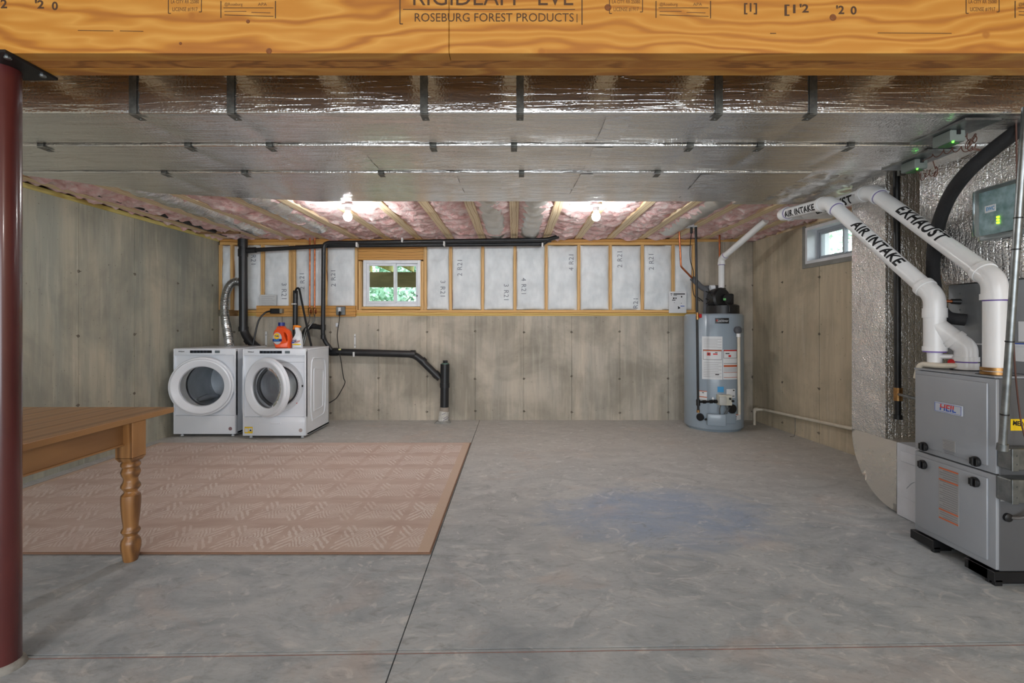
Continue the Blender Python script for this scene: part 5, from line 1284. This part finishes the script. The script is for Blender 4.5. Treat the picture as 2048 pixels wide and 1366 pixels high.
def machine(kind, x0, yf, label, hinge, door_ang, depth=.66):
    w, h, z0 = .682, .972, .028
    x1 = x0 + w; cx, cz = x0 + w / 2 - (.0 if kind == 'dryer' else .0), .565
    if kind == 'washer': cx = x0 + w / 2 + .024
    o = T('clothes_' + kind if kind == 'dryer' else 'washing_machine', label, kind if kind == 'dryer' else 'washing machine', ((x0 + x1) / 2, yf + depth / 2, 0))
    bm = B(); yb = yf + depth
    box(bm, x0 + .004, x0 + .02, yf + .045, yb, z0, h, .003); box(bm, x1 - .02, x1 - .004, yf + .045, yb, z0, h, .003)
    box(bm, x0 + .004, x1 - .004, yb - .012, yb, z0, h - .01); box(bm, x0 + .004, x1 - .004, yf + .045, yb, z0, z0 + .02)
    new('cabinet', bm, WHITE_E, o, smooth=30)
    bm = B(); box(bm, x0, x1, yf + .012, yb, h - .022, h, .008, 3); new('top_panel', bm, WHITE_E, o, smooth=30)
    zt = .80
    ro_ = .318
    bm = B(); plate_hole(bm, x0, x1, .235, h - .028, cx, cz, .287, yf + .018, .03); new('front_panel', bm, WHITE_E, o)
    # curved face shroud around the edges of the front
    bm = B()
    for (a, b) in ((x0, x0 + .014), (x1 - .014, x1)): box(bm, a, b, yf, yf + .05, z0 + .002, h - .004, .006, 2)
    new('side_trim', bm, WHITE_E, o, smooth=30)
    mbox('console', WHITE_E, o, x0 + .010, x1 - .010, yf, yf + .05, .895, h - .004, .008, 3, smooth=30)
    mbox('kick_panel', WHITE_E, o, x0 + .008, x1 - .008, yf + .001, yf + .05, z0 + .002, .233, .006, 2, smooth=30)
    # recessed ring where the door sits
    bm = B(); lathe(bm, [(.290, -.006), (.284, .016), (.262, .020), (.234, .016), (.226, .004)], (cx, yf + .022, cz), (0, 1, 0), 56); new('door_recess', bm, WHITE_P if kind == 'washer' else WHITE_P, o, smooth=True)
    # drum
    dm = STEEL if kind == 'washer' else DRUM_G
    bm = B(); lathe(bm, [(.222, .02), (.222, .04), (.255, .06), (.255, .44), (.20, .46), (.0, .465)], (cx, yf + .03, cz), (0, 1, 0), 48)
    new('drum', bm, dm, o, smooth=True, recalc=False)
    bm = B()
    for k in range(3):
        a = R(90 + 120 * k + 20); c = Vector((cx + .235 * math.cos(a), 0, cz + .235 * math.sin(a)))
        tube(bm, [(c.x, yf + .11, c.z), (c.x - .05 * math.cos(a) * .3, yf + .25, c.z - .05 * math.sin(a) * .3), (c.x, yf + .42, c.z)], [.02, .035, .02], 10)
    new('drum_baffle', bm, dm, o, smooth=True)
    if kind == 'washer':
        bm = B(); lathe(bm, [(.232, .004), (.222, -.006), (.205, .0), (.200, .02), (.215, .05)], (cx, yf + .03, cz), (0, 1, 0), 48); new('door_gasket', bm, M('grey_gasket', rgb(64, 66, 70), None, .6), o, smooth=True)
        mbox('latch_slot', BLACK, o, cx + .262, cx + .275, yf + .026, yf + .032, cz - .01, cz + .012)
        mbox('warning_strip', RED_L, o, cx + .205, cx + .25, yf + .024, yf + .030, cz - .19, cz - .182)
    # door: a dished ring with a glass bowl
    R0 = .318
    hx = x0 + (.012 if hinge == 'L' else w - .012)
    if kind == 'washer': hx = cx - R0 - .012
    else: hx = cx + R0 + .012
    d = T('door', None, None, (0, 0, 0)); d.parent = o
    d.location = Vector((hx, yf + .012, cz)) - o.location
    sg = 1 if hinge == 'L' else -1
    c = Vector((sg * R0, 0, 0))
    def local(bm): 
        for v in bm.verts: v.co += c
        return bm
    def nl(name, bm, m, sm=True):
        bmesh.ops.recalc_face_normals(bm, faces=bm.faces)
        me = bpy.data.meshes.new(name); bm.to_mesh(me); bm.free(); me.materials.append(m)
        if sm: me.polygons.foreach_set('use_smooth', [True] * len(me.polygons)); me.set_sharp_from_angle(angle=R(28))
        q = bpy.data.objects.new(name, me); COL.objects.link(q); q.parent = d; return q
    bm = B(); lathe(bm, [(.232, .028), (.216, .014), (.217, -.016), (.221, -.022), (.268, -.042), (.280, -.046), (.291, -.044), (.297, -.036), (.302, -.026), (.313, -.022), (R0, -.012), (R0, .006), (R0 - .010, .014), (.255, .016), (.232, .028)], (0, 0, 0), (0, 1, 0), 64)
    nl('door_ring', local(bm), WHITE_E)
    bm = B(); lathe(bm, [(.224, -.004), (.16, .006), (.10, .010), (.0, .012)] if kind == 'dryer' else [(.224, -.006), (.19, .02), (.15, .055), (.08, .075), (.0, .08)], (0, 0, 0), (0, 1, 0), 48)
    g_ = nl('door_glass', local(bm), SMOKED)
    bm = B(); lathe(bm, [(.226, .0), (.226, .026), (.220, .030), (.212, .026), (.212, 0), (.220, -.004), (.226, 0)], (0, 0, 0), (0, 1, 0), 48)
    nl('inner_rim', local(bm), M('rim_grey', rgb(150, 153, 158), None, .35, .3) if kind == 'washer' else WHITE_P)
    d.rotation_euler = (0, 0, -R(door_ang) * sg)
    # console details
    mbox('control_strip', M('console_black', rgb(24, 30, 40), None, .25), o, x0 + .185, x0 + .425, yf - .0015, yf + .001, .921, .950, .0008)
    kk = bpy.data.materials.get('key_grey') or M('key_grey', rgb(110, 122, 138), None, .5)
    for r_ in range(2):
        for k in range(5): mbox('key_mark', kk, o, x0 + .215 + k * .036, x0 + .233 + k * .036, yf - .0022, yf - .0014, .927 + r_ * .013, .9295 + r_ * .013)
    mbox('display', M('lcd_grey', rgb(112, 122, 128), None, .25), o, x0 + .458, x0 + .512, yf - .0015, yf + .001, .921, .949, .0008)
    mtext('maker_lettering', 'Whirlpool', .018, (x0 + .09, yf - .0012, .938), (1, 0, 0), (0, 0, 1), INK, o, width=.066, bold=.0005)
    for k in range(8): mbox('touch_mark', kk, o, x0 + .456 + k * .0155, x0 + .463 + k * .0155, yf - .0012, yf + .001, .904, .9065)
    bm = B(); lathe(bm, [(.020, 0), (.020, .001), (.015, .001), (.015, .0005), (.012, .0005), (.0, .0012)], (x1 - .055, yf + .001, .09), (0, -1, 0), 18); new('round_sticker', bm, M('round_sticker_mark', rgb(150, 120, 126) if kind == 'dryer' else rgb(196, 180, 178), None, .5), o)
    for (a, b) in ((x0 + .06, yf + .06), (x1 - .06, yf + .06), (x0 + .06, yb - .06), (x1 - .06, yb - .06)):
        bm = B(); lathe(bm, [(.0, 0), (.016, 0), (.016, .012), (.010, .014), (.010, .03)], (a, b, 0), (0, 0, 1), 10); new('foot', bm, WHITE_P if True else BLACK, o)
    # pressed side panel shape
    xs = x1 - .003
    bm = B()
    for (y0, y1, za, zb) in ((yf + .15, yb - .12, .16, .86),):
        loop = [(xs, y0 + .03, za), (xs, y1 - .03, za + .02), (xs, y1, za + .12), (xs, y1 + .01, zb - .12), (xs, y1 - .03, zb - .02), (xs, y0 + .03, zb), (xs, y0, zb - .12), (xs, y0 - .01, za + .12), (xs, y0 + .03, za)]
        tube(bm, fillet([Vector(p) for p in loop], .05), .006, 8)
        loop2 = [(xs, y0 + .07, za + .10), (xs, y1 - .07, za + .11), (xs, y1 - .05, zb - .16), (xs, y0 + .07, zb - .12), (xs, y0 + .07, za + .10)]
        tube(bm, fillet([Vector(p) for p in loop2], .04), .005, 8)
    new('pressed_rib', bm, WHITE_E, o, smooth=True)
    if kind == 'washer':
        es = mbox('energy_sticker', YELLOW, o, x0 + .022, x0 + .108, yf - .0008, yf + .001, .058, .128)
        mbox('sticker_panel', PAPER, es, x0 + .028, x0 + .060, yf - .0014, yf - .0008, .072, .112); mbox('sticker_panel', PAPER, es, x0 + .066, x0 + .102, yf - .0014, yf - .0008, .080, .114); mbox('sticker_print', INK, es, x0 + .078, x0 + .096, yf - .002, yf - .0014, .082, .098)
        bm = B(); box(bm, x0 + .17, x0 + .40, yf - .003, yf + .001, .175, .183, .0015); box(bm, x0 + .30, x0 + .415, yf - .005, yf + .001, .160, .176, .002); new('filter_door_grip', bm, WHITE_E, o, smooth=30)
        mbox('seam', M('seam_shadow_grey', rgb(150, 154, 160), None, .6), o, x0 + .30, x1 - .002, yf + .0165, yf + .0185, .823, .826)
    return o
machine('dryer', -3.742, 5.27, 'white front-loading dryer beside the left wall with its door ajar', 'R', 15, .66)
machine('washer', -2.935, 5.19, 'white front-loading washer with yellow sticker and steel drum, door swung open', 'L', 23, .66)

# bottles on the washer
WZT = .973
tb = T('detergent_jug', 'orange detergent jug with navy cap standing on the washer', 'bottle', (P(563, 695, 5.28).x, 5.32, WZT))
tx, ty = P(563, 695, 5.30).x, 5.33
def outline_body(pts, hole, y0, y1, m, name, parent):
    """rounded bottle body from an outline with an optional handle hole, lofted in depth"""
    bm = B()
    def ring(poly, y, k, cx, cz): return [bm.verts.new((cx + (x - cx) * k, y, cz + (z - cz) * (1 - (1 - k) * .5))) for x, z in poly]
    cx = sum(p[0] for p in pts) / len(pts); cz = sum(p[1] for p in pts) / len(pts)
    hole = hole or []
    ys = [(y0, .80), (y0 + (y1 - y0) * .12, .93), (y0 + (y1 - y0) * .32, 1), (y0 + (y1 - y0) * .68, 1), (y0 + (y1 - y0) * .88, .93), (y1, .80)]
    rings = [ring(pts, y, k, cx, cz) for y, k in ys]
    hr = []
    if hole:
        hx = sum(p[0] for p in hole) / len(hole); hz = sum(p[1] for p in hole) / len(hole)
        for y, k in ys: kk = 1 + (1 - k) * 1.2; hr.append([bm.verts.new((hx + (x - hx) * kk, y, hz + (z - hz) * kk)) for x, z in hole])
    n = len(pts)
    for i in range(len(rings) - 1):
        for k in range(n): bm.faces.new((rings[i][k], rings[i][(k + 1) % n], rings[i + 1][(k + 1) % n], rings[i + 1][k]))
        if hole:
            for k in range(len(hole)): bm.faces.new((hr[i][k], hr[i + 1][k], hr[i + 1][(k + 1) % len(hole)], hr[i][(k + 1) % len(hole)]))
    for r_, h_ in ((rings[0], hr[0] if hole else None), (rings[-1], hr[-1] if hole else None)):
        es = [bm.edges.get((r_[k], r_[(k + 1) % n])) for k in range(n)]
        if h_: es += [bm.edges.get((h_[k], h_[(k + 1) % len(h_)])) for k in range(len(h_))]
        bmesh.ops.triangle_fill(bm, use_beauty=True, edges=es)
    return new(name, bm, m, parent, smooth=50)
sc = 180.0
def tp(px, py): return (tx + (px - 563) / sc, WZT + (695.5 - py) / sc)
jug = [tp(*p) for p in ((551, 695.5), (579, 695.5), (580, 688), (580.5, 672), (578, 662), (573, 657.5), (568, 655), (566, 652), (554.5, 652), (553.5, 656), (549, 660), (546.5, 668), (546, 675), (547.5, 685), (550, 692))]
hole = [tp(*p) for p in ((570, 665.5), (573, 666), (576, 671), (577.5, 678), (575.5, 681), (573, 676), (571, 671))]
jb_ = outline_body(jug, hole, ty - .055, ty + .055, ORANGE, 'jug_body', tb)
cxm = tp(560.5, 0)[0]
mcyl('neck', ORANGE, tb, (cxm, ty, WZT + .235), (cxm, ty, WZT + .255), .026, .024, 20); mcyl('cap', NAVY, tb, (cxm, ty, WZT + .246), (cxm, ty, WZT + .284), .036, .034, 24)
def disc(name, cx, cz, rx, rz, y, m, par, n=20, t=.001):
    bm = B(); f = [bm.verts.new((cx + rx * math.cos(2 * PI * k / n), y, cz + rz * math.sin(2 * PI * k / n))) for k in range(n)]; b_ = [bm.verts.new((v.co.x, y + t, v.co.z)) for v in f]
    bm.faces.new(f); bm.faces.new(b_[::-1])
    for k in range(n): bm.faces.new((f[k], f[(k + 1) % n], b_[(k + 1) % n], b_[k]))
    return new(name, bm, m, par)
YF_ = ty - .0565
a = tp(557, 676); lab_ = disc('front_label', a[0], a[1], .050, .066, YF_ - .001, M('silver_label', rgb(190, 198, 206), None, .4), tb)
a = tp(557, 679.5); mbox('label_band', NAVY, lab_, a[0] - .050, a[0] + .050, YF_ - .0028, YF_ - .0012, a[1] - .014, a[1] + .014)
mbox('label_print', BLUE_L, lab_, a[0] - .035, a[0] + .022, YF_ - .0038, YF_ - .003, a[1] - .003, a[1] + .006)
a = tp(556, 671.5); disc('label_roundel', a[0], a[1], .028, .030, YF_ - .004, YELLOW, lab_); disc('label_roundel_ring', a[0], a[1], .031, .033, YF_ - .0032, ORANGE2, lab_)
mtext('lettering', 'Tide', .032, (a[0], YF_ - .0052, a[1]), (1, 0, .12), (0, 0, 1), NAVY, lab_, width=.046, bold=.001)
sp_ = T('spray_bottle', 'white spray bottle with orange trigger beside the orange jug', 'bottle', (P(593, 694, 5.30).x, 5.33, WZT))
def sp2(px, py): return (tx + (px - 563) / sc, WZT + (695.5 - py) / sc)
body = [sp2(*p) for p in ((583.2, 695.5), (602, 695.5), (602.3, 688), (601.5, 678), (600, 668), (598, 662), (595.5, 658.5), (595, 654), (588.5, 654), (590, 659), (590.5, 665), (588, 671), (583.5, 677), (582.6, 686))]
outline_body(body, None, ty - .030, ty + .030, WHITE_P, 'bottle_body', sp_)
hd = [sp2(*p) for p in ((584, 650.2), (592, 649.5), (597, 651), (600.5, 653.5), (596, 655), (589, 653.5), (587, 652.6), (586.3, 656), (584.8, 659), (583.8, 658), (584.6, 653))]
outline_body(hd, None, ty - .017, ty + .017, ORANGE2, 'trigger_head', sp_)
a = sp2(592, 683); mtext('lettering', 'OXI', .036, (a[0] - .020, ty - .0325, a[1] + .008), (1, 0, .2), (0, 0, 1), NAVY, sp_, width=.048, bold=.0016); mtext('lettering', 'CLEAN', .030, (a[0] + .015, ty - .0325, a[1] + .002), (1, 0, .25), (0, 0, 1), ORANGE_L, sp_, width=.06, bold=.0012)
a = sp2(593, 688); disc('label_swirl', a[0], a[1], .050, .008, ty - .0325, YELLOW, sp_); a = sp2(586, 684.5); disc('label_swirl', a[0], a[1], .018, .006, ty - .034, BLUE_D, sp_)

# ------------------------------------------------------------------ ceiling bulbs
for k, (x, y, z) in enumerate(BULBS):
    o = T('ceiling_bulb', ('bare glowing bulb in a white lampholder, second light from the water heater' if k == 0 else 'bare glowing bulb in a white lampholder, the light nearest the water heater'), 'lamp', (x, y, z - .04), 'bare bulbs under the joists')
    bm = B(); lathe(bm, [(.0, .115), (.055, .115), (.055, .100), (.030, .085), (.024, .05), (.0, .05)], (x, y, z), (0, 0, 1), 24); new('lampholder', bm, WHITE_P, o, smooth=True)
    bm = B(); lathe(bm, [(.0, -.042), (.018, -.038), (.034, -.022), (.040, 0), (.035, .022), (.018, .042), (.014, .05)], (x, y, z), (0, 0, 1), 24)
    eb = bpy.data.materials.get('lit_bulb') or M('lit_bulb', (1, .97, .92, 1), (1, .97, .92, 1), .3, emit=22)
    new('bulb', bm, eb, o, smooth=True)

# ------------------------------------------------------------------ rug
def rug_mat():
    m = bpy.data.materials.new('woven_rug'); nt, nd, lk, b = nodes(m)
    g = nt.nodes.new('ShaderNodeNewGeometry'); sx = nt.nodes.new('ShaderNodeSeparateXYZ'); lk.new(g.outputs['Position'], sx.inputs[0])
    wob = noise_n(nt, mapping(nt, 'World'), 22, 2)
    X = mth(nt, 'ADD', sx.outputs[0], mth(nt, 'MULTIPLY', mth(nt, 'SUBTRACT', wob, .5), .016)); Y = mth(nt, 'ADD', sx.outputs[1], mth(nt, 'MULTIPLY', mth(nt, 'SUBTRACT', wob, .5), .016))
    u = mth(nt, 'ABSOLUTE', mth(nt, 'SUBTRACT', mth(nt, 'FRACT', mth(nt, 'DIVIDE', mth(nt, 'ADD', X, 20.0), .33)), .5))
    v = mth(nt, 'ABSOLUTE', mth(nt, 'SUBTRACT', mth(nt, 'FRACT', mth(nt, 'DIVIDE', mth(nt, 'ADD', Y, 20.05), .39)), .5))
    d = mth(nt, 'ADD', mth(nt, 'MULTIPLY', u, 1.25), v)       # diamond distance
    st = ramp(nt, mth(nt, 'FRACT', mth(nt, 'MULTIPLY', d, 6.4)), [(.40, (0, 0, 0, 1)), (.5, (1, 1, 1, 1)), (.88, (1, 1, 1, 1)), (.97, (0, 0, 0, 1))])
    inside = ramp(nt, d, [(.60, (1, 1, 1, 1)), (.66, (0, 0, 0, 1))])
    core = ramp(nt, d, [(.10, (0, 0, 0, 1)), (.14, (1, 1, 1, 1))])
    band = ramp(nt, u, [(.045, (0, 0, 0, 1)), (.065, (1, 1, 1, 1))])
    hb2 = ramp(nt, v, [(.39, (1, 1, 1, 1)), (.42, (0, 0, 0, 1))])
    # slanted dashes at the corners of the motif
    dash = ramp(nt, mth(nt, 'FRACT', mth(nt, 'MULTIPLY', mth(nt, 'ADD', u, mth(nt, 'MULTIPLY', v, -.6)), 16)), [(.40, (0, 0, 0, 1)), (.5, (1, 1, 1, 1))])
    dz = mth(nt, 'MULTIPLY', ramp(nt, u, BW(.28, .31)), ramp(nt, v, [(.30, (1, 1, 1, 1)), (.33, (0, 0, 0, 1))]))
    pat = mth(nt, 'MULTIPLY', mth(nt, 'MULTIPLY', mth(nt, 'MULTIPLY', st, inside), mth(nt, 'MULTIPLY', core, band)), hb2)
    pat = mth(nt, 'MAXIMUM', mth(nt, 'MULTIPLY', pat, mth(nt, 'SUBTRACT', 1.0, dz)), mth(nt, 'MULTIPLY', dz, dash))
    worn = ramp(nt, noise_n(nt, mapping(nt, 'World'), 1.3, 5, .6, .5), [(.3, (.35, .35, .35, 1)), (.62, (1, 1, 1, 1))])
    pat = mth(nt, 'MULTIPLY', mth(nt, 'MULTIPLY', pat, worn), ramp(nt, noise_n(nt, mapping(nt, 'World', (1, 1, 1)), 60, 2), [(.3, (.4, .4, .4, 1)), (.6, (1, 1, 1, 1))]))
    base = ramp(nt, noise_n(nt, mapping(nt, 'World', (1, 4, 1)), 2.5, 5, .6), [(.3, rgb(196, 172, 160)), (.7, rgb(214, 195, 184))])
    c = mixc(nt, mth(nt, 'MULTIPLY', pat, .75), base, rgb(240, 232, 226))
    # plain border
    bx = mth(nt, 'MAXIMUM', mth(nt, 'GREATER_THAN', X, -.52), mth(nt, 'LESS_THAN', X, -3.60))
    c = mixc(nt, mth(nt, 'MULTIPLY', bx, .9), c, rgb(208, 184, 164))
    lk.new(c, b.inputs['Base Color']); b.inputs['Roughness'].default_value = .95
    ht = mth(nt, 'ADD', mth(nt, 'MULTIPLY', pat, .5), noise_n(nt, mapping(nt, 'World', (1, 2.5, 1)), 160, 2))
    lk.new(bump_n(nt, ht, .5, .006), b.inputs['Normal']); return m
RM = rug_mat()
rg = T('rug', 'large blush and cream geometric rug on the concrete in front of the machines', 'rug', (-2.0, 3.78, 0))
bm = B(); box(bm, -3.66, -.455, 2.585, 4.965, .0015, .0135, .003); new('pile', bm, RM, rg)
bm = B(); EDG = M('rug_binding', rgb(136, 104, 84), None, .9)
box(bm, -.455, -.447, 2.578, 4.972, .001, .0125, .002); box(bm, -3.668, -3.66, 2.578, 4.972, .001, .0125, .002); box(bm, -3.66, -.455, 2.578, 2.585, .001, .0125, .002); box(bm, -3.66, -.455, 4.965, 4.972, .001, .0125, .002)
new('binding', bm, EDG, rg)

# ------------------------------------------------------------------ table
tb_ = T('farm_table', 'honey-stained pine table with turned legs at the left edge', 'table', (-2.5, 1.95, 0))
TX1, TX0, TY1, TY0, TZ = -1.957, -2.93, 2.765, .95, .762
pw = (TX1 - TX0) / 5
for k in range(5): mbox('top_board', TABLE, tb_, TX0 + k * pw + .0004, TX0 + (k + 1) * pw - .0004, TY0, TY1, TZ - .030, TZ, .003, 2)
def tleg(x, y):
    bm = B(); box(bm, x - .046, x + .046, y - .046, y + .046, .545, TZ - .031, .003)
    # cut corners below the block
    z0 = .545
    r4 = [bm.verts.new((x + sx_ * .046, y + sy_ * .046, z0)) for sx_, sy_ in ((-1, -1), (1, -1), (1, 1), (-1, 1))]
    q4 = [bm.verts.new((x + sx_ * .034, y + sy_ * .034, z0 - .022)) for sx_, sy_ in ((-1, -1), (1, -1), (1, 1), (-1, 1))]
    for i in range(4): bm.faces.new((r4[i], r4[(i + 1) % 4], q4[(i + 1) % 4], q4[i]))
    new_block = new('leg_block', bm, TABLE_Z, lg := T('leg', None, None, (x, y, 0)) if False else tb_)
    prof = [(.028, .530), (.034, .524), (.043, .512), (.044, .500), (.036, .488), (.040, .478), (.044, .466), (.040, .450), (.031, .432), (.034, .414), (.043, .398), (.044, .388), (.036, .376), (.029, .366), (.030, .358), (.043, .345), (.0445, .330), (.044, .300), (.040, .240), (.034, .190), (.033, .176), (.041, .164), (.043, .156), (.036, .144), (.029, .134), (.031, .126), (.042, .110), (.045, .092), (.044, .066), (.038, .036), (.033, .006), (.030, 0), (.0, 0)]
    bm = B(); lathe(bm, prof, (x, y, 0), (0, 0, 1), 32); new('leg', bm, TABLE_Z, tb_, smooth=True)
for (x, y) in ((-2.012, 2.52), (-2.875, 2.52), (-2.012, 1.19), (-2.875, 1.19)): tleg(x, y)
mbox('apron', TABLE, tb_, -2.038, -2.014, 1.236, 2.474, .615, TZ - .031, .002); mbox('apron', TABLE, tb_, -2.873, -2.849, 1.236, 2.474, .615, TZ - .031, .002)
mbox('apron_bead', TABLE, tb_, -2.014, -2.008, 1.236, 2.474, .612, .622, .002)
mbox('apron', TABLE_Z, tb_, -2.83, -2.057, 2.52, 2.542, .615, TZ - .031, .002); mbox('apron', TABLE_Z, tb_, -2.83, -2.057, 1.17, 1.192, .615, TZ - .031, .002)
